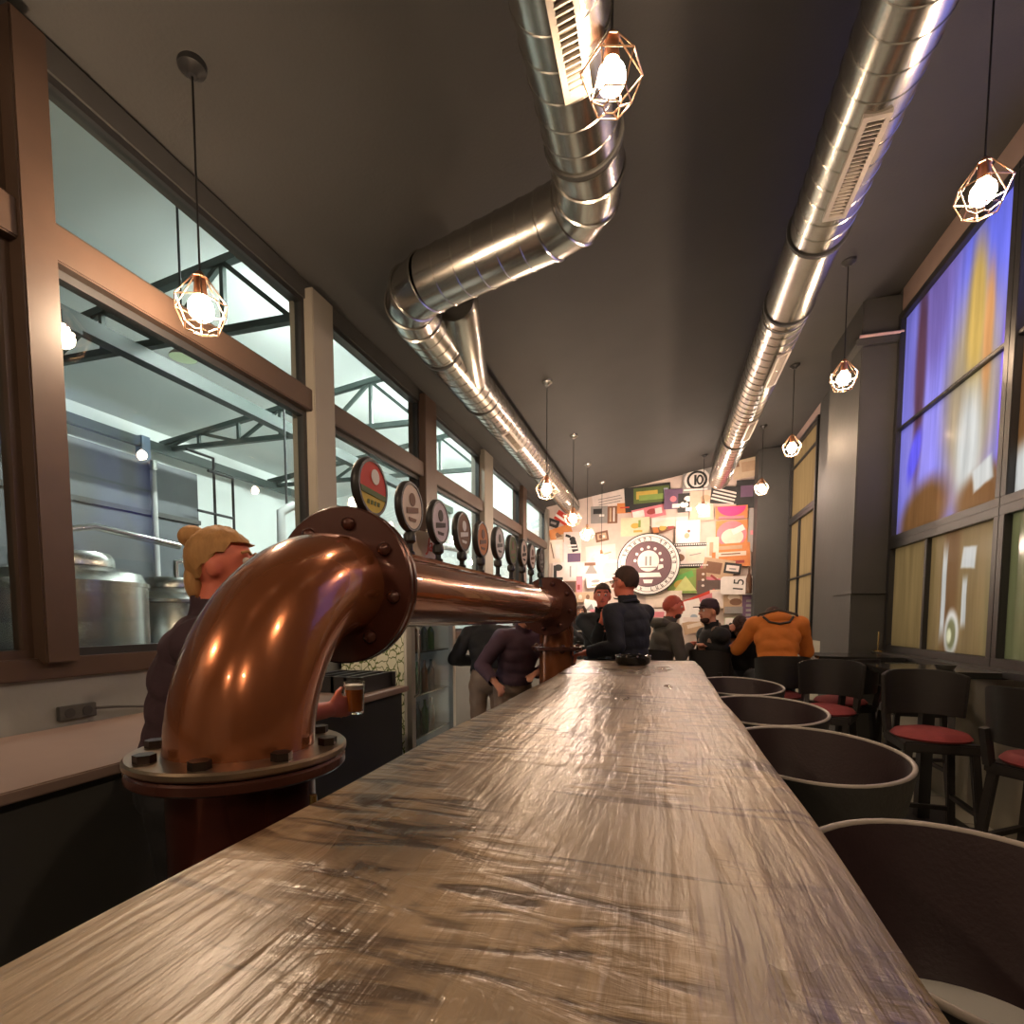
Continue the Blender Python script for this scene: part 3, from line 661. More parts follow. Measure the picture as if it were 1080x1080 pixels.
# ================================================================== PENDANT LAMPS
def pendant(x, y, zb, label, bulb=m_bulb, grp='cage pendant lamps'):
    t = thing('pendant_lamp', label, 'pendant lamp', (x, y, zb), grp)
    zt = zc(x)
    MB().lathe((x, y, zt), [(0, -.045), (.02, -.045), (.03, -.03), (.055, -.015), (.06, .01)], n=24).build('ceiling_rose', m_steel if (y > 5 and x < 0) else m_black, t)
    MB().cyl((x, y, zb+.14), (x, y, zt-.03), .0045, n=8).build('cord', m_cord, t)
    MB().lathe((x, y, zb), [(0, .16), (.012, .155), (.024, .14), (.026, .09), (.028, .055), (0, .05)], n=18).build('socket', mat('socket_copper', (.5,.25,.15), .3, metal=1), t)
    MB().lathe((x, y, zb), [(0, -.055), (.025, -.050), (.044, -.032), (.052, -.005), (.047, .022), (.03, .045), (.018, .06)], n=20).build('bulb', bulb, t)
    c = MB(); K = 6; prof = [(.03, .13), (.115, .01), (.075, -.085), (.03, -.10)]
    pts = lambda k: [(x+r*cos(2*pi*k/K+.3), y+r*sin(2*pi*k/K+.3), zb+h) for r, h in prof]
    for k in range(K):
        a = pts(k); b = pts((k+1) % K)
        c.sweep(a, .0032, 6)
        for i in (0, 1, 2, 3): c.cyl(a[i], b[i], .0032, n=6)
    c.build('wire_cage', m_wire, t)
    return t
q = at(645, 82, Z=3.36)
pendant(q.x, q.y, 3.36, 'wire cage pendant lamp hanging in front of the jogging duct and its grille', m_bulblo)
pendant(-2.0, 1.98, 2.75, 'wire cage pendant lamp hanging beside the brown window rail above the elbow', m_bulbhi)
for y, s in ((5.69, 'bulb hidden by the duct, first of its row'), (7.42, 'bulb low at the end of the long duct'), (8.83, 'before the round logo on the collage wall')):
    pendant(-1.24, y, 2.76, 'pendant lamp on a thin cord, ' + s, m_bulbfar if y > 8 else m_bulb)
for y, s in ((3.18, 'nearest the camera beside the blue patterned window'), (5.22, 'in front of the grey pillar'), (7.12, 'before the warm lit far window'), (9.17, 'beside the top corner of the collage wall')):
    pendant(1.42, y, 3.40, 'wire cage pendant lamp, ' + s, m_bulbfar if y > 9 else m_bulb)
pendant(.62, 10.0, 3.30, 'pendant lamp glowing in front of the film strip poster', m_bulbfar)
pendant(-1.15, 10.1, 2.5, 'pendant lamp glowing close to the left side of the round logo', m_bulbfar)
for (x, y, z, s) in ((1.42, .2, 3.4, 'over the stools behind the camera'), (1.42, -2.4, 3.4, 'near the front wall above the stools'), (-1.9, -.9, 2.9, 'over the back bar behind the camera'), (-.2, -2.2, 3.0, 'over the counter start')):  # unseen lamps added behind the camera for fill and elbow highlights
    pendant(x, y, z, 'added unseen cage pendant lamp ' + s, m_bulblo if x == -.2 else m_bulbhi)
# ================================================================== TUB STOOLS
def tub():
    t = thing('tub_stool', '', 'bar stool', (0,0,0), 'tub bar stools along the counter', world=False)
    def shell(r0, r1, z0, z1, n=48):
        vs = []; fs = []; rows = 7
        for i in range(rows+1):
            f = i/rows
            for j in range(n):
                a = 2*pi*j/n; top = z1-.02+.02*sin(a)
                z = z0+(top-z0)*f; r = r0+(r1-r0)*(f**.7); k = 1+.07*abs(sin(a))**2
                vs.append((r*cos(a), r*sin(a)*k, z))
        for i in range(rows):
            for j in range(n): fs.append((i*n+j, i*n+(j+1) % n, (i+1)*n+(j+1) % n, (i+1)*n+j))
        return vs, fs, n, rows
    vs, fs, n, rows = shell(.19, .262, .66, .999)
    o = MB().add(vs, fs); o.add([(0,0,.66)], []); o.build('outer_shell', m_blk_lea, t)
    vs2, fs2, _, _ = shell(.17, .246, .74, .999)
    MB().add(vs2, [f[::-1] for f in fs2]).build('inner_lining', m_maroon, t)
    ring_ = [((.254+0)*cos(2*pi*j/48), .254*sin(2*pi*j/48)*(1+.07*abs(sin(2*pi*j/48))**2), .999-.02+.02*sin(2*pi*j/48)) for j in range(48)]
    MB().sweep(ring_, .0068, 10, closed=True).build('piping', m_piping, t)
    MB().lathe((0,0,.70), [(0, .075), (.12, .072), (.185, .055), (.20, .02), (.2, -.04), (0, -.04)], n=40).build('seat', mat('seat_light_grey', (.6,.6,.58), .6, vary=.05), t)
    for k in range(4):
        a = pi/4+k*pi/2
        MB().sweep([(.15*cos(a), .15*sin(a), .66), (.24*cos(a), .24*sin(a), 0)], [.018, .014], 12).build('leg', m_dwood, t)
    rr = [(.205*cos(2*pi*j/32), .205*sin(2*pi*j/32), .25) for j in range(32)]
    MB().sweep(rr, .009, 8, closed=True).build('footrest', m_steel, t)
    return t
tb = tub()
copies(tb, [((.425, 1.75, 0), .0, 'second tub bar stool from the camera, its round grey-piped rim fully in view'), ((.45, .86, 0), .05, 'nearest tub bar stool, cut by the frame edge, light grey seat showing'),
            ((.42, 2.52, 0), -.04, 'third tub bar stool from the camera, tucked against the counter'), ((.42, 3.38, 0), .03, 'farthest tub bar stool, at the end of the counter')])
# ================================================================== HIGH CHAIRS AND TABLES
def high_chair():
    t = thing('high_chair', '', 'chair', (0,0,0), 'high wooden chairs at the window tables', world=False)
    MB().lathe((0,0,.70), [(0, .055), (.10, .052), (.17, .035), (.19, .012), (.18, 0), (0, 0)], n=32).build('cushion', m_red, t)
    MB().box(-.18, .18, -.18, .18, .64, .70).build('seat_frame', m_dwood, t, smooth=0, bevel=.01)
    bk = MB(); n = 14; vs = []; 
    for k in range(n+1):
        a = -1.15+2.3*k/n; top = 1.07-.03*(abs(a)/1.15)**3
        for (r, z) in ((.21, .80), (.225, top), (.245, top), (.23, .80)):
            vs.append((r*sin(a), -.02+ -r*cos(a), z))
    fs = []
    for k in range(n):
        for j in range(4): fs.append((k*4+j, k*4+(j+1) % 4, (k+1)*4+(j+1) % 4, (k+1)*4+j))
    fs += [(0,1,2,3), (n*4+3, n*4+2, n*4+1, n*4)]
    bk.add(vs, fs).build('backrest', m_dwood, t, bevel=.004)
    for sx in (-1, 1): MB().bar((sx*.16, -.17, .68), (sx*.17, -.20, .86), .035).build('back_post', m_dwood, t, smooth=0)
    for sx in (-1, 1):
        for sy in (-1, 1): MB().bar((sx*.15, sy*.15, .66), (sx*.20, sy*.20, 0), .038, upv=(0,1,0)).build('leg', m_dwood, t, smooth=0, bevel=.004)
    for (a, b, z) in (((-1,-1), (1,-1), .24), ((-1,1), (1,1), .24), ((-1,-1), (-1,1), .32), ((1,-1), (1,1), .32)):
        f = (.66-z)/.66; r = .15+.05*f
        MB().bar((a[0]*r, a[1]*r, z), (b[0]*r, b[1]*r, z), .025).build('stretcher', m_dwood, t, smooth=0)
    return t
hc = high_chair()
chairs = [((1.48, 3.55, 0), pi*.98, 'dark high chair with a bright red seat pad, seen past the second tub stool'), ((1.74, 3.0, 0), -.95, 'dark high chair with a red pad at the frame edge, its back toward the stools'),
          ((1.14, 4.30, 0), 2.7, 'dark high chair behind the one with the bright red pad'), ((1.38, 4.82, 0), .5, 'dark high chair just right of the person in orange'),
          ((.97, 5.05, 0), .0, 'dark high chair the person in the orange hoodie sits on'), ((1.86, 4.80, 0), 1.6, 'dark high chair between the table and the window wall'),
          ((.50, 5.68, 0), -.6, 'dark high chair under the bearded man in the dark coat'), ((-.08, 5.72, 0), -.35, 'dark high chair under the man in the grey hoodie')]
copies(hc, chairs)
def table(x0, x1, y0, y1, label, z=1.05):
    t = thing('high_table', label, 'table', ((x0+x1)/2, (y0+y1)/2, 0), 'high tables')
    MB().box(x0, x1, y0, y1, z-.04, z).build('table_top', mat('table_gloss_black', (.02,.02,.02), .16), t, smooth=0, bevel=.006)
    cx = (x0+x1)/2; cy = (y0+y1)/2
    MB().box(cx-.035, cx+.035, cy-.035, cy+.035, .03, z-.04).build('pedestal', m_black, t, smooth=0)
    MB().box(cx-.22, cx+.22, cy-.22, cy+.22, 0, .03).build('base_plate', m_black, t, smooth=0, bevel=.004)
table(1.40, 2.02, 3.86, 4.48, 'black high table under the patterned window, with a small dish on it')
table(1.56, 2.04, 2.2, 2.76, 'black high table cut by the right edge of the frame')
table(1.30, 1.95, 5.15, 5.75, 'black high table in front of the grey pillar')
table(.25, .85, 6.0, 6.6, 'black high table between the seated group')
t = thing('small_dish', 'small black dish on the high table under the window', 'dish', (1.75, 4.05, 1.05))
MB().lathe((1.75, 4.05, 1.052), [(0, 0), (.045, 0), (.06, .03), (.055, .032), (.04, .01), (0, .008)], n=28).build('bowl', m_rub, t)
q = at(932, 675, X=2.0)
t = thing('table_menu_stand', 'small brass menu stand on the window ledge by the pillar', 'stand', (1.99, 5.9, 1.06))
MB().sweep([(1.98, 5.86, 1.065), (1.98, 5.86, 1.25)], .006, 8).build('stem', m_brass, t)
MB().lathe((1.98, 5.86, 1.062), [(0, .02), (.03, .012), (.04, 0)], n=20).build('base', m_brass, t)
struct(MB().box(1.96, XR+.0, 2.45, 5.97, 1.02, 1.06).build('trim_60', m_black, smooth=0))
# ================================================================== COLLAGE WALL
YW = 10.999
pi_ = [0]
def W(px, py): p = at(px, py, Y=YE); return p.x, p.z
PXM = .0201
def poster(name, label, px, py, w, h, rot=0, base=cream, deco=(), depth=.006, frame=None):
    """deco: list of (shape, material, u, v, su, sv[, r]) in half-size units"""
    pi_[0] += 1
    y = YE-.004-.0026*pi_[0]
    x, z = W(px, py); hw, hh = w*PXM/2, h*PXM/2; r = radians(rot); cr, sr = cos(r), sin(r)
    t = MB(); layer = [0]
    def T(u, v, k): return (x+(u*hw)*cr-(v*hh)*sr, y-k, z+(u*hw)*sr+(v*hh)*cr)
    t.m(base).prism([T(-1,-1,0), T(1,-1,0), T(1,1,0), T(-1,1,0)], (0, depth, 0))
    k = .001
    for dd in deco:
        sh, mm, u, v, su, sv = dd[:6]; a0 = radians(dd[6]) if len(dd) > 6 else 0
        k += .0009; t.m(mm)
        def Q(a, b): 
            a2, b2 = a*hw*su, b*hh*sv
            c_, s_ = cos(a0), sin(a0); a3, b3 = a2*c_-b2*s_, a2*s_+b2*c_
            return T(u+a3/hw, v+b3/hh, k)
        if sh == 'r': P = [Q(-1,-1), Q(1,-1), Q(1,1), Q(-1,1)]
        elif sh == 'c': P = [Q(cos(2*pi*i/20), sin(2*pi*i/20)) for i in range(20)]
        elif sh == 't': P = [Q(-1,-1), Q(1,-1), Q(0,1)]
        elif sh == 'h': P = [Q(cos(pi+pi*i/12), sin(pi+pi*i/12)) for i in range(13)]
        elif sh == 'stripes':
            for i in range(4):
                v0 = -1+.5*i; t.prism([Q(-1,v0), Q(1,v0), Q(1,v0+.25), Q(-1,v0+.25)], (0, .0008, 0))
            continue
        elif sh == 'lines':
            for i in range(3):
                v0 = -.8+.6*i; e = random.uniform(.5, 1); t.prism([Q(-1,v0), Q(e,v0), Q(e,v0+.18), Q(-1,v0+.18)], (0, .0008, 0))
            continue
        t.prism(P, (0, .0008, 0))
    o = t.build(name, None, None, smooth=0)
    return tag(o, label, 'poster' if name.endswith('poster') else name.replace('_', ' '), 'posters and prints on the collage wall')
pk = flat((.62,.20,.24)); mg = flat((.70,.05,.22)); bk_ = flat((.03,.025,.03)); pw = flat((.72,.62,.58)); pw2 = flat((.80,.74,.70)); tan_ = flat((.50,.34,.22)); gr2 = flat((.22,.32,.08)); gn = flat((.14,.40,.10)); gold = flat((.55,.38,.08)); prp = flat((.14,.08,.14)); drd = flat((.30,.05,.05)); gy_ = flat((.28,.26,.25)); bl_ = flat((.35,.42,.5))
PO = [
('poster', 'large pale sheet with fine lines under the ceiling, beside the black panel', 645, 526, 38, 15, 8, pw, [('lines', gy_, 0, -.1, .7, .6)]),
('panel', 'dark grey square panel with a small white tag, below the pale sheet', 632, 543, 17, 17, 0, gy_, [('r', pw2, .3, -.1, .3, .12), ('r', bk_, -.2, .4, .5, .3)]),
('poster', 'narrow brown poster with upright pale stripes beside the dark panel', 646, 543, 10, 17, 0, brn, [('r', tan_, -.4, 0, .18, .8), ('r', pw, .3, 0, .16, .8)]),
('sign', 'orange tag shaped sign near the ceiling', 659, 536, 15, 10, 0, org, [('c', bk_, .95, 0, .35, .9), ('r', red, 0, .1, .6, .12)]),
('panel', 'black panel behind the green landscape picture at the ceiling', 683, 525, 44, 24, 4, bk_, []),
('picture', 'green and gold landscape picture in a pale frame at the ceiling', 687, 522, 34, 15, 2, grn, [('r', gold, -.25, .05, .6, .5), ('r', gr2, .1, -.3, .8, .35), ('r', bl_, .8, 0, .12, .7)]),
('poster', 'pink lettered poster under the green landscape picture', 684, 541, 32, 11, 9, pk, [('r', pw2, -.6, .1, .35, .6), ('c', drd, .2, .1, .3, .5), ('r', pw, .6, 0, .2, .5)]),
('flag', 'red and white flag tilted in the top corner by the duct end', 594, 547, 17, 10, -35, red, [('r', pw2, -.2, -.2, .8, .25), ('r', pw2, .3, .6, .5, .2)]),
('poster', 'small black tilted poster left of the red flag', 584, 552, 12, 8, -20, bk_, [('r', gy_, 0, 0, .5, .3)]),
('poster', 'orange poster with a small dark bird shape', 592, 564, 24, 16, 16, org, [('r', tan_, .2, -.4, .7, .4), ('c', brn, -.3, .1, .16, .3), ('t', brn, -.2, 0, .3, .25)]),
('poster', 'cream poster with a long thin drawing by the window corner', 586, 582, 16, 24, 0, cream, [('r', brn, -.4, .1, .06, .7, 12), ('r', pw, .3, 0, .3, .6)]),
('poster', 'black and white figure poster with raised arms', 604, 578, 18, 32, 0, pw, [('c', bk_, .0, .55, .35, .16), ('r', bk_, .2, .1, .35, .35, 15), ('r', pw2, -.05, .15, .5, .05), ('r', pw2, .1, -.05, .5, .04), ('r', prp, .2, -.65, .75, .30), ('r', bk_, -.5, .75, .3, .08, -20)]),
('photograph', 'small brown framed photograph above the pale papers', 635, 566, 13, 10, 10, brn, [('r', tan_, 0, 0, .7, .6), ('c', brn, -.2, 0, .25, .4), ('c', pw, .3, -.1, .2, .3)]),
('poster', 'white poster with a faint sketch left of the logo', 634, 587, 30, 22, 4, pw, [('c', cream, -.3, -.1, .35, .4), ('r', tan_, .3, .2, .4, .06, 10)]),
('poster', 'wide poster with a dark haired portrait and vertical script', 600, 603, 33, 19, 0, pw, [('c', bk_, -.65, .45, .28, .35), ('r', bk_, -.85, 0, .1, .7), ('r', bk_, -.65, -.75, .3, .16), ('r', gy_, .12, 0, .05, .6), ('r', cream, .5, 0, .03, .9)]),
('poster', 'grey peaked print right of the portrait poster', 624, 601, 14, 16, 0, pw, [('t', gy_, 0, .2, .9, .7), ('r', brn, -.2, .7, .8, .2)]),
('poster', 'bright white sheet beside the man\'s head', 643, 602, 24, 22, 0, pw2, [('r', pw, .1, 0, .7, .7)]),
('poster', 'pale yellow print with small olive drawings above the logo', 670, 556, 28, 18, 0, flat((.68,.62,.42)), [('c', gold, 0, .1, .3, .3), ('r', gold, .2, -.5, .3, .12), ('r', gr2, .3, .3, .08, .4)]),
('poster', 'tilted dark label poster above the film strip', 699, 557, 23, 9, 14, brn, [('r', org, -.6, 0, .22, .7), ('c', gold, 0, 0, .3, .6), ('r', drd, .65, 0, .25, .7)]),
('poster', 'long pale arched sheet under the tilted label', 706, 551, 34, 9, 0, pw, [('c', cream, 0, -.2, .8, .7)]),
('emblem', 'round black and white emblem at the ceiling beside the duct', 735, 507, 26, 24, 0, gy_, [('c', pw2, 0, 0, .9, .9), ('c', bk_, 0, 0, .72, .72), ('c', pw2, 0, 0, .55, .55), ('r', bk_, -.12, 0, .08, .4), ('c', bk_, .2, 0, .24, .4), ('c', pw2, .2, 0, .12, .25)]),
('sign', 'thin lettered bar sign under the round black emblem', 735, 517, 27, 4, 0, gy_, [('r', pw2, -.1, 0, .8, .4)]),
('panel', 'purple black panel with a pink spot', 710, 527, 17, 19, 0, prp, [('c', pk, 0, .0, .35, .3), ('r', pw2, .3, -.7, .4, .2)]),
('poster', 'black and white cartoon style print of round shapes', 723, 531, 14, 18, 0, bk_, [('c', pw2, .3, .4, .5, .3), ('c', pw2, -.2, -.2, .6, .3), ('c', bk_, -.1, .15, .2, .15), ('r', pw2, .4, -.7, .4, .2)]),
('poster', 'peach poster with a curved hanging shape', 740, 534, 22, 28, 0, flat((.62,.44,.34)), [('r', pw, .2, -.3, .5, .5), ('c', tan_, .3, .5, .4, .2)]),
('poster', 'dark striped poster under the duct end', 767, 523, 30, 16, -5, bk_, [('stripes', pw, -.2, 0, .7, .8, -12)]),
('poster', 'beige poster in the top right corner of the collage', 788, 494, 26, 18, 6, flat((.60,.47,.33)), [('r', tan_, .2, .1, .6, .5), ('r', brn, -.7, .4, .15, .2)]),
('panel', 'nearly black panel beside the last pendant lamp', 787, 522, 18, 26, 0, bk_, [('r', prp, 0, .2, .6, .4)]),
('sign', 'bright pink half round sign on the right of the collage', 771, 541, 28, 12, 0, org, [('h', mg, 0, .9, .9, 1.5), ('r', pk, 0, -.8, .8, .2)]),
('plaque', 'pale pink round plaque below the half round sign', 771, 564, 28, 26, 0, org, [('c', pk, 0, 0, .95, .95), ('c', cream, .05, -.2, .7, .6), ('r', pw2, .4, .3, .4, .2, 25)]),
('poster', 'grey strip poster along the right edge', 794, 560, 9, 40, 0, gy_, [('r', pw, .3, 0, .2, .9), ('r', pk, -.3, -.1, .3, .1)]),
('poster', 'orange poster with cream banner bars', 770, 586, 34, 22, 2, org, [('r', cream, 0, .1, .8, .18), ('r', brn, 0, .1, .5, .05), ('r', tan_, -.1, .65, .7, .15), ('r', drd, 0, -.6, .7, .12)]),
('poster', 'white paper with a small brown animal figure', 725, 563, 22, 24, 0, pw2, [('c', tan_, -.05, -.2, .22, .22), ('c', brn, .1, .15, .12, .12)]),
('film_strip_poster', 'black film strip poster beside the round logo', 727, 586, 35, 23, 0, bk_, [('r', pw, 0, 0, .97, .72), ('c', gy_, -.7, .4, .25, .2), ('c', brn, -.6, -.2, .35, .35), ('r', cream, .3, 0, .5, .5), ('r', gy_, .3, .05, .3, .04, 10)]+[('r', pw2, -.92+.115*i, s, .035, .06) for i in range(17) for s in (-.87, .87)]),
('poster', 'narrow cream poster right of the film strip', 751, 585, 11, 32, 0, cream, [('r', tan_, -.2, .3, .3, .4), ('r', org, .2, -.3, .3, .4)]),
('poster', 'pink card tilted steeply above the white plate', 753, 605, 28, 17, -38, pk, [('r', pw, -.2, .2, .6, .5), ('r', drd, .3, -.4, .4, .12)]),
('poster', 'brown sheet behind the tilted pink card', 757, 600, 28, 18, -10, tan_, [('r', brn, -.3, 0, .5, .6)]),
('photograph', 'black framed photograph near the right edge', 772, 600, 15, 10, -8, bk_, [('r', pw, 0, 0, .75, .55), ('r', gy_, 0, -.1, .4, .15)]),
('picture', 'green field picture with a yellow patch beside the logo', 721, 613, 30, 24, 0, gr2, [('r', gn, -.1, .3, .7, .25, 20), ('c', gold, -.1, -.3, .5, .4), ('t', flat((.55,.58,.22)), .1, -.2, .7, .6)]),
('poster', 'brown upright print with pale dots', 739, 612, 9, 22, 0, brn, [('c', pw, .4, .5, .3, .1), ('c', pw, .4, 0, .3, .1), ('c', pw, .4, -.5, .3, .1)]),
('panel', 'dark brown panel under the tilted pink card', 750, 620, 26, 14, 0, flat((.12,.08,.07)), []),
('poster', 'beige poster with a small round stamp', 700, 632, 34, 16, 0, cream, [('c', tan_, 0, 0, .12, .3), ('r', gy_, .6, 0, .04, .5), ('r', cream, 0, 0, .6, .7)]),
('poster', 'red and white slanted poster above the bearded man', 737, 638, 36, 18, 22, red, [('r', pw2, -.3, .1, .45, .7, -8), ('r', pk, .5, .4, .4, .3), ('r', pw, .2, -.6, .5, .12)]),
('poster', 'plain cream paper under the white plate', 756, 632, 13, 18, 3, cream, [('r', pw, 0, 0, .7, .8)]),
('poster', 'brown still life print under the white plate', 773, 635, 18, 22, 0, tan_, [('c', cream, 0, .4, .6, .3), ('c', brn, .2, 0, .6, .3), ('r', gy_, 0, -.7, .9, .3)]),
('poster', 'purple striped poster low on the right edge', 790, 640, 14, 22, 0, prp, [('stripes', gy_, 0, 0, .5, .8)]),
('poster', 'white sheet with a faint ink drawing behind the bearded man', 729, 651, 22, 14, 0, pw2, [('c', bl_, .2, .1, .3, .3), ('r', pw, 0, -.3, .7, .3)]),
('poster', 'tan folded paper behind the two talking men', 735, 660, 26, 12, 14, tan_, [('r', cream, -.2, .2, .5, .3)]),
('sign', 'half white half green sign above the raised arm', 774, 658, 18, 12, 0, gn, [('r', pw2, -.5, 0, .48, .95), ('c', bk_, -.4, -.2, .2, .4)]),
('panel', 'dark square panel with a brown edge left of the man', 603, 620, 14, 13, 0, brn, [('r', flat((.09,.05,.04)), -.1, 0, .75, .85)]),
('poster', 'thin red strip poster beside the dark square panel', 612, 617, 6, 17, 0, pk, [('r', drd, -.2, -.3, .5, .3)]),
('poster', 'white label with a dark oval, left of the man\'s head', 629, 614, 18, 11, 4, pw2, [('c', gy_, 0, .1, .5, .3), ('r', tan_, 0, -.6, .5, .12)]),
('poster', 'tan shelf print with several small jars', 617, 630, 38, 10, 0, tan_, [('c', cream, -.6, 0, .1, .5), ('c', cream, -.2, 0, .1, .5), ('c', brn, .2, 0, .1, .5), ('c', cream, .6, 0, .1, .5)]),
('poster', 'white poster with a dark ship shape, tilted', 625, 641, 17, 15, -10, pw2, [('t', gy_, -.1, .0, .6, .5), ('c', pk, .2, -.4, .4, .2)]),
('poster', 'strong magenta poster behind the woman with long hair', 626, 656, 15, 14, 0, mg, [('r', pk, 0, -.5, .8, .2)]),
('poster', 'pink poster behind the woman with long hair', 605, 662, 18, 26, 0, pk, [('r', pw, .2, .7, .6, .15)]),
('poster', 'yellow and tan poster low beside the counter end', 634, 676, 18, 18, 0, tan_, [('c', gold, 0, .2, .5, .4)]),
('poster', 'grey print under the beige stamp poster', 692, 652, 22, 18, 0, pw, [('r', pk, 0, .4, .7, .3), ('c', gy_, .1, -.3, .3, .3)]),
]
for P in PO: poster(*P)
# white plate with number
def rounded(px, py, w, h, r, y, d, mm, name, label, cat):
    x, z = W(px, py); hw, hh = w*PXM/2, h*PXM/2; P = []
    for cx_, cz_, a0 in ((hw-r, hh-r, 0), (-hw+r, hh-r, pi/2), (-hw+r, -hh+r, pi), (hw-r, -hh+r, 1.5*pi)):
        for k in range(6): a = a0+pi/2*k/5; P.append((x+cx_+r*cos(a), y, z+cz_+r*sin(a)))
    t = thing(name, label, cat, (x, y, z), 'posters and prints on the collage wall'); MB().prism(P, (0, d, 0)).build('board', mm, t, smooth=0)
    return t, x, z
t, x, z = rounded(779, 618, 34, 17, .06, 10.80, .01, pw2, 'number_plate', 'white rounded plate with the number 15 turned on its side', 'plate')
text('15', (x-.02, 10.798, z), (pi/2, radians(-85), 0), .26, bk_, t)
x, z = W(788, 612)
tag(MB().lathe((x, 10.76, z-.26), [(0, 0), (.055, 0), (.055, .27), (.02, .38), (.02, .5), (0, .5)], n=18).build('wall_bottle', flat((.10,.05,.03), .2)), 'dark brown bottle mounted over the number plate', 'bottle')
# round logo
x, z = W(684, 596); t = thing('round_logo_sign', 'large round black and white logo disc on the collage wall', 'sign', (x, 10.8, z))
Rl = .60
def wd(r, dy, mm, name, cx_=0, cz_=0, n=56):
    P = [(x+cx_+r*cos(2*pi*k/n), 10.8-dy, z+cz_+r*sin(2*pi*k/n)) for k in range(n)]; return MB().prism(P, (0, .004, 0)).build(name, mm, t, smooth=0)
wd(Rl, 0, bk_, 'rim'); wd(Rl*.965, .003, pw2, 'outer_band'); wd(Rl*.90, .006, bk_, 'letter_ring'); wd(Rl*.885, .008, pw2, 'letter_ring_inner'); wd(Rl*.74, .011, bk_, 'inner_rim'); wd(Rl*.72, .013, flat((.16,.09,.10)), 'centre_disc')
lt = MB().m(bk_)
for k in range(30):
    a = 2*pi*k/30+.05
    if k in (6, 14, 22, 29): continue
    c = Vector((x+cos(a)*Rl*.81, 10.789, z+sin(a)*Rl*.81)); u = Vector((-sin(a), 0, cos(a))); w_ = Vector((cos(a), 0, sin(a)))
    j = k % 4
    lt.obox(c-u*.014, (u, w_, (0,1,0)), (.006, .035, .002))
    if j in (0, 2): lt.obox(c+u*.014, (u, w_, (0,1,0)), (.006, .035, .002))
    if j in (0, 1, 3): lt.obox(c+w_*.028, (u, w_, (0,1,0)), (.022, .007, .002))
    if j in (1, 2): lt.obox(c, (u, w_, (0,1,0)), (.018, .006, .002))
lt.build('ring_lettering', None, t, smooth=0)
em = MB().m(pw2); yy = 10.784
def S(pts): em.prism([(x+a*Rl, yy, z+b*Rl) for a, b in pts], (0, .003, 0))
S([(.34*cos(2*pi*k/30), .10+.34*sin(2*pi*k/30)) for k in range(30)]); 
for k in range(7): a = pi*k/6; S([(.42*cos(a)+.05*cos(b), .12+.42*sin(a)+.05*sin(b)) for b in [2*pi*i/10 for i in range(10)]])
S([(-.42, -.42), (.42, -.42), (.36, -.28), (-.36, -.28)]); S([(-.12, -.62), (.12, -.62), (.16, -.50), (-.16, -.50)]); S([(.30, -.20), (.48, -.12), (.46, -.02), (.32, -.02)])
em.m(gy_); yy = 10.780
S([(-.10, -.05), (-.04, -.05), (-.04, .25), (-.10, .25)]); S([(.04, -.05), (.10, -.05), (.10, .25), (.04, .25)]); S([(-.26, -.13), (.26, -.13), (.26, -.09), (-.26, -.09)])
em.build('emblem', None, t, smooth=0)
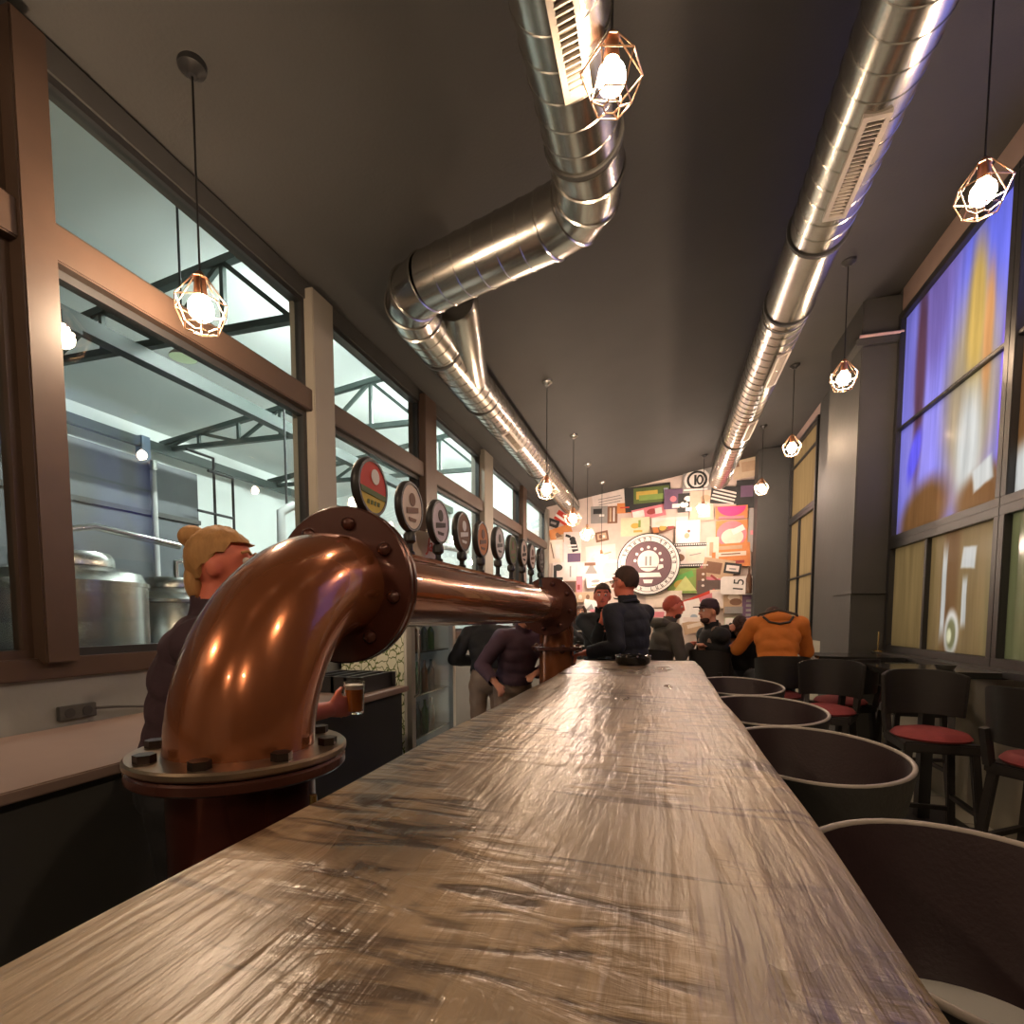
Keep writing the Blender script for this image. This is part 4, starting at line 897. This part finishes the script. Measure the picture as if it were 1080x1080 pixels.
# ================================================================== PEOPLE
m_eye = flat((.03,.02,.02), .2); m_eyew = flat((.6,.55,.5), .3); m_lip = flat((.42,.12,.10))
def seg_dist(p, a, b):
    ab = b-a; t = max(0, min(1, (p-a).dot(ab)/max(ab.length_squared, 1e-9))); return (p-(a+ab*t)).length, t
def person(label, hip, fwd, kind, hands, top, bottom, hair, lean=0., side=0., face=None, headtilt=0., bow=False, seat=None, scale=1., skin=None, voxel=.013, sleeves=1., shoes=None, beard=None, cap=None, hood=None, hairstyle='short', curl=.6, glasses=False, twist=0., group=None, extras=None):
    skin = skin or m_skin; S_ = scale
    f = Vector((fwd[0], fwd[1], 0)).normalized(); r = Vector((f.y, -f.x, 0)); u = Vector((0,0,1))
    hip = Vector(hip)
    up_ = (u*cos(lean)+f*sin(lean)+r*side).normalized(); ff = f-up_*f.dot(up_); ff.normalize()
    tf = (Matrix.Rotation(twist, 3, up_) @ ff).normalized(); tr = tf.cross(up_).normalized()
    L = lambda b, a: b+a
    waist = hip+up_*.15*S_; chest = hip+up_*.34*S_; sh = hip+up_*.47*S_; neck0 = hip+up_*.52*S_
    hd = Vector(face).normalized() if face else tf
    neck1 = neck0+(up_*.9+u*.4).normalized()*.085*S_+hd*.015
    hu = (u*1.0+up_*.35).normalized(); hu = (hu-hd*hu.dot(hd)*.5).normalized()
    if headtilt: hu = (hu+hd*headtilt).normalized(); 
    if bow: neck1 = neck0+(tf*.9+u*.25).normalized()*.07; hu = (tf*.8+u*.35).normalized(); hd = (tf*.3-u).normalized()
    hf = (hd-hu*hd.dot(hu)).normalized(); hr = hf.cross(hu).normalized()
    hc_ = neck1+hu*.095*S_+hf*.02*S_
    shs = [sh+tr*s*.185*S_-up_*.01 for s in (-1, 1)]
    bones = []  # (a,b,ra,rb,tag)
    def bone(a, b, ra, rb, tg): bones.append((Vector(a), Vector(b), ra*S_, rb*S_, tg))
    mb = MB()
    def cap_(a, b, ra, rb, n=14):
        a = Vector(a); b = Vector(b); mb.sweep([a, b], [ra*S_, rb*S_], n); mb.ell(a, ra*S_, n, 8); mb.ell(b, rb*S_, n, 8)
    RB = Matrix((tr, tf, up_)).transposed(); RH = Matrix((hr, hf, hu)).transposed()
    # torso: stacked ellipsoids
    for (c, rad) in ((hip+up_*.0, (.165,.125,.12)), (hip+up_*.08*S_, (.155,.12,.13)), (waist, (.145,.112,.14)), (hip+up_*.25*S_, (.16,.12,.13)), (chest, (.175,.125,.14)), (hip+up_*.42*S_, (.18,.11,.09)), (sh, (.15,.085,.06))):
        mb.ell(c, [q*S_ for q in rad], 20, 12, RB)
    bone(hip, sh, .14, .15, 'top'); bone(hip-up_*.05, hip+up_*.02, .15, .15, 'bottom')
    for s_ in shs: cap_(sh+(s_-sh)*.45, s_, .062, .062); bone(sh, s_, .07, .066, 'top')
    cap_(neck0-up_*.03, neck1+hu*.03, .056, .052); bone(neck0+up_*.005*S_, neck1+hu*.05, .068, .068, 'skin')
    # head
    mb.ell(hc_+hu*.022*S_-hf*.012*S_, [q*S_ for q in (.076, .096, .098)], 22, 14, RH)
    mb.ell(hc_-hu*.045*S_+hf*.022*S_, [q*S_ for q in (.058, .068, .070)], 18, 12, RH)
    mb.ell(hc_-hu*.088*S_+hf*.060*S_, [q*S_ for q in (.030, .026, .024)], 12, 8, RH)
    cap_(hc_+hf*.082*S_+hu*.012*S_, hc_+hf*.108*S_-hu*.022*S_, .010, .015, 10)
    for s_ in (-1, 1): mb.ell(hc_+hr*s_*.078*S_-hu*.008*S_-hf*.005, [q*S_ for q in (.012, .022, .034)], 10, 8, RH); mb.ell(hc_+hr*s_*.032*S_+hf*.074*S_+hu*.034*S_, [q*S_ for q in (.022,.016,.008)], 8, 6, RH)
    bone(hc_-hu*.03, hc_+hu*.04, .085, .1, 'skin')
    # arms
    for i, s_ in enumerate((-1, 1)):
        tgt = Vector(hands[i][:3]); a = shs[i]; l1, l2 = .285*S_, .255*S_
        d = tgt-a; D = d.length
        if D > (l1+l2)*.985: tgt = a+d.normalized()*(l1+l2)*.985; d = tgt-a; D = d.length
        ca = (l1*l1+D*D-l2*l2)/(2*l1*D); ca = max(-1, min(1, ca)); sa = math.sqrt(1-ca*ca)
        hint = Vector(hands[i][3]) if len(hands[i]) > 3 else (-u*1.0+tr*s_*.55-tf*.35)
        e_ = hint-d.normalized()*hint.dot(d.normalized()); e_.normalize()
        el = a+d.normalized()*l1*ca+e_*l1*sa
        cap_(a, el, .058, .043); cap_(el, tgt, .043, .029)
        tgS = 'top' if sleeves >= .4 else 'skin'
        bone(a, a.lerp(el, .6), .058, .05, 'top'); bone(a.lerp(el, .6), el, .05, .045, tgS)
        cut = el.lerp(tgt, .88 if sleeves >= 1 else .1)
        bone(el, cut, .045, .034, 'top' if sleeves >= .8 else 'skin'); bone(cut+(tgt-el)*.02, tgt, .032, .03, 'skin')
        # hand
        h = (tgt-el).normalized(); pn = (hands[i][4] if len(hands[i]) > 4 else -u); pn = Vector(pn); pn = (pn-h*pn.dot(h)); pn = pn.normalized() if pn.length > .1 else h.orthogonal().normalized()
        sd = h.cross(pn).normalized(); pal = tgt+h*.045*S_
        RP = Matrix((sd, h, pn)).transposed(); mb.ell(pal, [q*S_ for q in (.040, .050, .017)], 12, 8, RP); bone(tgt, tgt+h*.17*S_, .045, .05, 'skin')
        cl = curl
        for k, (off, ln) in enumerate(((-.030, .066), (-.010, .076), (.010, .072), (.029, .058))):
            b0 = tgt+h*.082*S_+sd*off*S_; a1 = cl*.8; a2 = cl*1.7; a3 = cl*2.4
            p1 = b0+(h*cos(a1)+pn*sin(a1))*ln*.45*S_; p2 = p1+(h*cos(a2)+pn*sin(a2))*ln*.32*S_; p3 = p2+(h*cos(a3)+pn*sin(a3))*ln*.26*S_
            mb.sweep([b0-h*.03, b0, p1, p2, p3], [.0105*S_, .0105*S_, .0098*S_, .009*S_, .0075*S_], 8)
        th = -1 if (i == 0) else 1
        b0 = tgt+h*.03*S_+sd*th*.030*S_; p1 = b0+(h*.6+sd*th*.7+pn*.25).normalized()*.035*S_; p2 = p1+(h*.8+sd*th*.25+pn*.5).normalized()*.032*S_
        mb.sweep([b0-h*.01, b0, p1, p2], [.014*S_, .0135*S_, .0115*S_, .009*S_], 8)
    # legs
    shoe_pts = []
    for s_ in (-1, 1):
        h0 = hip+r*s_*.09*S_-u*.03
        if seat is not None:
            kn = h0+f*.40*S_+r*s_*.07+u*(-.02); an = Vector((kn.x, kn.y, kn.z-.40*S_))-f*.05; 
        else:
            kn = Vector((h0.x, h0.y, 0))+r*s_*.01+u*.50*S_+f*.02; an = Vector((kn.x, kn.y, .085))-f*.03
            if lean > .2: kn = kn+f*.02
        cap_(h0, kn, .085, .058); cap_(kn, an, .055, .040); bone(h0, kn, .085, .058, 'bottom'); bone(kn, an, .055, .04, 'bottom')
        to = an+f*.15*S_-u*.05; mb.sweep([an-u*.045-f*.05, an-u*.04+f*.03, to], [.035, .042, .03], 12); mb.ell(to, (.034,.034,.028), 10, 6)
        bone(an-u*.06-f*.05, to, .05, .035, 'shoe')
    # one continuous surface
    me = bpy.data.meshes.new('tmp'); me.from_pydata([tuple(v) for v in mb.v], [], mb.f)
    bm = bmesh.new(); bm.from_mesh(me); bmesh.ops.recalc_face_normals(bm, faces=bm.faces); bm.to_mesh(me); bm.free()
    o = bpy.data.objects.new('tmp', me); COL.objects.link(o)
    md = o.modifiers.new('r', 'REMESH'); md.mode = 'VOXEL'; md.voxel_size = voxel; md.use_smooth_shade = True
    ms = o.modifiers.new('s', 'SMOOTH'); ms.factor = .5; ms.iterations = 3
    dg = bpy.context.evaluated_depsgraph_get(); me2 = bpy.data.meshes.new_from_object(o.evaluated_get(dg))
    bpy.data.objects.remove(o); bpy.data.meshes.remove(me)
    me2.name = 'person'; me2.materials.clear(); me2.materials.append(skin)
    body = bpy.data.objects.new('person', me2); COL.objects.link(body); tag(body, label, 'person', group)
    me2.polygons.foreach_set('use_smooth', [True]*len(me2.polygons))
    co = [v.co.copy() for v in me2.vertices]; no = [v.normal.copy() for v in me2.vertices]
    def cls(p):
        best = 9; tg = 'skin'
        for (a, b, ra, rb_, t_) in bones:
            d, t = seg_dist(p, a, b); d -= ra+(rb_-ra)*t
            if d < best: best = d; tg = t_
        return tg
    vc = [cls(p) for p in co]
    def piece(name, tags, mm, off):
        fs = [tuple(pl.vertices) for pl in me2.polygons if sum(1 for v in pl.vertices if vc[v] in tags)*2 >= len(pl.vertices)]
        if not fs: return
        used = sorted({v for f_ in fs for v in f_}); ix = {v: i for i, v in enumerate(used)}
        wr = lambda p: .0035*sin(p.z*55+p.x*23)*sin(p.x*31+p.y*27)
        vs = [co[v]+no[v]*(off+(wr(co[v]) if off > .008 else 0)) for v in used]
        m2 = bpy.data.meshes.new(name); m2.from_pydata([tuple(v) for v in vs], [], [tuple(ix[v] for v in f_) for f_ in fs]); m2.materials.append(mm)
        m2.polygons.foreach_set('use_smooth', [True]*len(m2.polygons))
        c = bpy.data.objects.new(name, m2); COL.objects.link(c); c.parent = body
        return c
    piece('trousers', ('bottom',), bottom, .010); piece('top', ('top',), top, .020); piece('shoes', ('shoe',), shoes or m_rub, .008)
    P = lambda a, b, c: hc_+hr*a*S_+hf*b*S_+hu*c*S_
    e = MB()
    for s_ in (-1, 1): e.ell(P(s_*.031, .079, .012), (.0125*S_,)*3, 10, 8)
    e.build('eyes', m_eyew, body); e = MB()
    for s_ in (-1, 1): e.ell(P(s_*.031, .0885, .012), (.006*S_,)*3, 8, 6)
    e.build('pupils', m_eye, body)
    MB().sweep([P(-.024, .080, -.055), P(0, .092, -.052), P(.024, .080, -.055)], [.003, .008*S_, .003], 8).build('mouth', m_lip, body)
    b_ = MB()
    for s_ in (-1, 1): b_.sweep([P(s_*.014, .088, .036), P(s_*.032, .087, .043), P(s_*.05, .073, .036)], .005*S_, 6)
    b_.build('eyebrows', hair or m_eye, body)
    if hair:
        h_ = MB()
        RH2 = RH
        # cap of hair: ellipsoid cut by the face plane
        n_, m_ = 28, 18; vs = []; fs = []
        for i in range(m_+1):
            for j in range(n_):
                th_ = pi*.70*i/m_; ph = 2*pi*j/n_
                x_, y_, z_ = sin(th_)*cos(ph), sin(th_)*sin(ph), cos(th_)
                lim = .42 if y_ > .45 else (.12 if y_ > .05 else (-.2 if y_ > -.3 else -.66))
                z_ = max(z_, lim*(1 if hairstyle != 'long' else .9))
                wob = 1+.03*sin(ph*7+i)+.02*sin(ph*13+i*2)
                vs.append(P(x_*.083*wob, -.014+y_*.104*wob, .024+z_*.105*wob))
        for i in range(m_):
            for j in range(n_): fs.append((i*n_+j, i*n_+(j+1) % n_, (i+1)*n_+(j+1) % n_, (i+1)*n_+j))
        h_.add(vs, fs)
        if hairstyle == 'bun': h_.ell(P(-.02, -.10, .10), (.042, .040, .036), 14, 10); h_.ell(P(0, -.085, -.045), (.05, .035, .07), 14, 10, RH)
        if hairstyle == 'long':
            for s_ in (-1, 1): h_.sweep([P(s_*.04, .03, .11), P(s_*.082, .02, .03), P(s_*.092, .0, -.06), P(s_*.095, .0, -.15), P(s_*.09, .01, -.24)], [.03, .034, .036, .034, .018], 12)
            h_.ell(P(0, -.07, -.08), (.085*S_, .045*S_, .15*S_), 16, 10, RH)
        h_.build('hair', hair, body)
    if beard: MB().ell(P(0, .040, -.082), (.055*S_, .045*S_, .040*S_), 16, 10, RH).build('beard', beard, body)
    if cap:
        c_ = MB(); c_.lathe(P(0, -.012, .045), [(.092*S_, -.01), (.094*S_, .03), (.07*S_, .075), (.03*S_, .09), (0, .092)], hu, 24)
        c_.obox(P(0, .11, .048), (hr, hf, hu), (.05*S_, .035*S_, .005)); c_.build('cap', cap, body)
    if hood:
        MB().sweep([sh+tr*(-.13)+tf*.03+up_*.035, sh+tr*(-.11)-tf*.10+up_*.05, sh-tf*.14+up_*.03, sh+tr*.11-tf*.10+up_*.05, sh+tr*.13+tf*.03+up_*.035], [.025, .045, .06, .045, .025], 14).build('hood', hood, body)
    if extras: extras(body, P, dict(hip=hip, sh=sh, tr=tr, tf=tf, up=up_, neck=neck0, shs=shs))
    return body
cl = lambda n_, c, v=.18: mat(n_, c, .8, vary=v, scale=12, bump=.2)
c_navy = cl('cloth_navy', (.018,.02,.03)); c_black = cl('cloth_black', (.014,.014,.016)); c_purple = cl('cloth_purple', (.075,.04,.062)); c_plum = cl('cloth_plum', (.05,.025,.035))
c_grey = cl('cloth_grey', (.085,.075,.065)); c_orange = cl('cloth_orange', (.58,.17,.025)); c_jean = cl('cloth_denim', (.045,.05,.06)); c_tan = cl('cloth_tan', (.22,.15,.11)); c_white = cl('cloth_white', (.6,.58,.55)); c_collar = cl('cloth_collar_brown', (.06,.045,.035))
h_blond = mat('hair_blond', (.42,.22,.08), .7, vary=.45, scale=40, stretch=(1,1,.2), bump=.6, bscale=60); h_dark = mat('hair_dark', (.055,.028,.020), .8, vary=.5, scale=40, stretch=(1,1,.25), bump=.6, bscale=60); h_red = mat('head_red_lit', (.42,.07,.04), .55, vary=.2, scale=40); h_beard = mat('hair_beard', (.05,.02,.015), .7)  # the red one puts reddish light on a bald head into its colour
UU = Vector((0,0,1))
# man in dark jacket, beyond the end of the counter
def ex_man(b, P, d):
    MB().sweep([d['neck']+d['tr']*-.07+d['tf']*.05+UU*.0, d['neck']+d['tr']*-.08-d['tf']*.03+UU*.03, d['neck']-d['tf']*.075+UU*.04, d['neck']+d['tr']*.08-d['tf']*.03+UU*.03, d['neck']+d['tr']*.07+d['tf']*.05], .013, 10).build('collar', c_navy, b)
    g = MB(); g.sweep([P(.08, .0, .015), P(.062, .09, .012)], .002, 6); g.sweep([P(-.08, .0, .015), P(-.062, .09, .012)], .002, 6)
    for s_ in (-1, 1): g.sweep([P(s_*.032+.02*cos(a), .098, .01+.015*sin(a)) for a in [2*pi*i/14 for i in range(14)]], .0018, 6, closed=True)
    g.build('glasses', m_black, b)
person('man in dark navy jacket and glasses standing past the counter end, looking toward the window', (-.245, 4.18, .955), (-.80, .60), 'stand', [(-.56, 3.98, 1.12, (.1,-.5,-.9)), (-.45, 4.5, 1.0)], c_navy, c_black, h_dark, lean=.05, face=(-.88, .47, 0), skin=m_skinr, voxel=.010, scale=1.0, extras=ex_man, curl=.8)
person('dark haired person facing the man in the navy jacket, one reddish hand raised', (-.56, 5.05, .92), (.1, -1), 'stand', [(-.42, 4.75, 1.25), (-.52, 4.72, 1.37, (.2,0,-1), (0,-1,0))], c_black, c_black, h_dark, lean=.04, skin=m_skinr, scale=.95, curl=.35)
def ex_girl(b, P, d):
    s_ = MB()
    for k in range(4):
        c = d['hip']+d['up']*(.12+.085*k)
        s_.sweep([c+d['tr']*.165*cos(a)+d['tf']*(.135*sin(a)+.004) for a in [2*pi*i/28 for i in range(28)]], .012, 8, closed=True)
    s_.build('white_stripes', c_white, b)
person('woman with long dark hair and a black and white striped top, by the magenta poster', (-1.42, 9.3, .78), (.25, -1), 'sit', [(-1.6, 9.0, .95), (-1.2, 9.0, .95)], c_black, c_black, h_dark, seat=.7, hairstyle='long', scale=1.0, extras=ex_girl)
person('man in a grey hoodie with a red-lit shaved head and dark beard, seated facing right', (-.06, 5.75, .82), (.85, .35), 'sit', [(.20, 6.05, 1.07), (.27, 5.78, 1.10)], c_grey, c_jean, h_red, lean=.22, face=(.93, .1, -.05), seat=.7, skin=m_skinr, beard=h_beard, hood=c_grey, scale=.98)
def ex_beard(b, P, d):
    MB().sweep([d['neck']+d['tr']*-.10+d['tf']*.08-UU*.12, d['neck']+d['tr']*-.09+d['tf']*.03+UU*.0, d['neck']-d['tf']*.07+UU*.03, d['neck']+d['tr']*.09+d['tf']*.03, d['neck']+d['tr']*.10+d['tf']*.08-UU*.12], .026, 10).build('collar', c_tan, b)
person('bearded man in a dark coat and cap, seated facing the man in the grey hoodie', (.55, 5.72, .77), (-.8, -.35), 'sit', [(.38, 5.95, 1.10), (.36, 5.60, 1.08)], c_black, c_black, h_dark, lean=.18, face=(-.85, -.5, .0), seat=.7, beard=h_beard, cap=c_plum, scale=.98, extras=ex_beard)
def ex_orange(b, P, d):
    s = d['sh']; tr, tf, up_ = d['tr'], d['tf'], d['up']
    MB().sweep([s-tr*.19+tf*.02, s-tr*.15-tf*.06+up_*.07, s-tf*.10+up_*.10, s+tr*.15-tf*.06+up_*.07, s+tr*.19+tf*.02], .012, 10).build('hood_edge', c_collar, b)
    MB().sweep([s-tr*.12-tf*.08+up_*.04, s-tr*.08-tf*.125-up_*.02, s-tf*.14-up_*.04, s+tr*.08-tf*.125-up_*.02, s+tr*.12-tf*.08+up_*.04], .010, 10).build('hood_seam', c_collar, b)
    MB().ell(s-tf*.03+up_*.03, (.13, .10, .07), 20, 12, Matrix((tr, tf, up_)).transposed()).build('hood', c_orange, b)
person('person in an orange hoodie seen from behind, hunched over the table with arms raised', (.97, 5.10, .88), (.02, 1), 'sit', [(.80, 5.52, 1.22, (-.6,-.2,-.8)), (1.12, 5.5, 1.22)], c_orange, c_jean, h_dark, lean=.30, bow=True, seat=.7, scale=1.0, extras=ex_orange)
person('person with bare forearms raised to the face, half hidden left of the orange hoodie', (.78, 5.95, .82), (-.2, -1), 'sit', [(.66, 5.62, 1.12, (-1,0,-.4)), (.80, 5.66, 1.36, (-1,0,-.5))], c_black, c_jean, h_dark, lean=.2, bow=True, seat=.7, sleeves=.5, scale=.92)
person('bartender in a purple shirt bending behind the tap tower, beside its far foot', (-1.18, 4.15, .84), (.5, -.6), 'stand', [(-.95, 4.0, .95), (-1.2, 3.75, .9)], c_purple, c_tan, h_dark, lean=.42, scale=.92, face=(.6,-.6,-.5))
person('bartender in a black jacket and grey trousers behind the tap tower, next to the fridge', (-1.42, 4.25, .86), (-.3, .9), 'stand', [(-1.6, 4.45, 1.0), (-1.2, 4.55, 1.0)], c_black, c_tan, h_dark, lean=.45, scale=.92, face=(-.3,.8,-.3))
person('blond bartender with a bun and dark plum top, leaning behind the big copper elbow', (-1.43, 1.275, .875), (.75, .62), 'stand', [(-1.28, 1.50, 1.02, (-.4,-.4,-1)), (-1.075, 1.52, 1.075, (-.2,-.6,-.6), (-.6,.8,.05))], c_plum, c_black, h_blond, lean=.20, side=.02, face=(.85, .35, .12), skin=m_skinr, voxel=.008, hairstyle='bun', sleeves=.45, curl=.75, scale=.96)
# beer glass in the blond bartender's hand
q = Vector((-1.03, 1.61, 1.05))
t = thing('beer_glass', 'glass of amber beer in the hand of the blond bartender', 'glass', q)
MB().lathe(q, [(0, 0), (.030, 0), (.036, .11), (.033, .11), (.027, .008), (0, .008)], n=24).build('glass', mat('clear_glass', (1,1,1), .03, trans=1), t)
MB().lathe(q, [(0, .010), (.0265, .010), (.031, .085), (0, .085)], n=24).build('beer', mat('amber_beer', (.75,.20,.03), .1, emit=None), t)
MB().lathe(q, [(0, .085), (.0312, .085), (.032, .10), (0, .102)], n=24).build('foam', flat((.75,.62,.5)), t)
# ================================================================== LIGHT, WORLD, CAMERA
def area(name, loc, target, size, sizey, power, col=(1,1,1)):
    l = bpy.data.lights.new(name, 'AREA'); l.shape = 'RECTANGLE'; l.size = size; l.size_y = sizey; l.energy = power; l.color = col
    o = bpy.data.objects.new(name, l); COL.objects.link(o); o.location = loc
    o.rotation_euler = (Vector(target)-Vector(loc)).to_track_quat('-Z', 'Y').to_euler(); return o
area('film_backlight', (XR+1.3, 4.3, 2.8), (XR, 4.3, 2.6), 3.6, 3.2, 95, (1, .98, 1))  # area lamp added outside to backlight the window films
area('film_backlight_warm', (XR+1.0, 9.6, 2.8), (XR, 9.6, 2.7), 1.8, 3.2, 30, (1, .88, .72))  # warm area lamp added behind the far window film
w = bpy.data.worlds.new('World'); SC.world = w; w.use_nodes = True
w.node_tree.nodes['Background'].inputs[0].default_value = (.85,.83,.80,1); w.node_tree.nodes['Background'].inputs[1].default_value = .9
cd = bpy.data.cameras.new('Camera'); cam = bpy.data.objects.new('Camera', cd); COL.objects.link(cam)
cam.location = EYE; cam.rotation_euler = (pi/2-TH, 0, PSI); cd.sensor_width = 36; cd.lens = 36*F/1080; cd.shift_x = 0; cd.shift_y = (CY-540)/1080; cd.clip_start = .02
SC.camera = cam
SC.view_settings.view_transform = 'Standard'; SC.view_settings.look = 'None'; SC.view_settings.exposure = 0; SC.view_settings.gamma = 1; SC.view_settings.use_curve_mapping = False
for o in list(bpy.data.objects):
    for k in ('_w', '_pw'):
        if k in o: del o[k]
try:
    SC.cycles.use_light_tree = True; SC.cycles.sample_clamp_indirect = 6; SC.cycles.max_bounces = 8
except Exception: pass
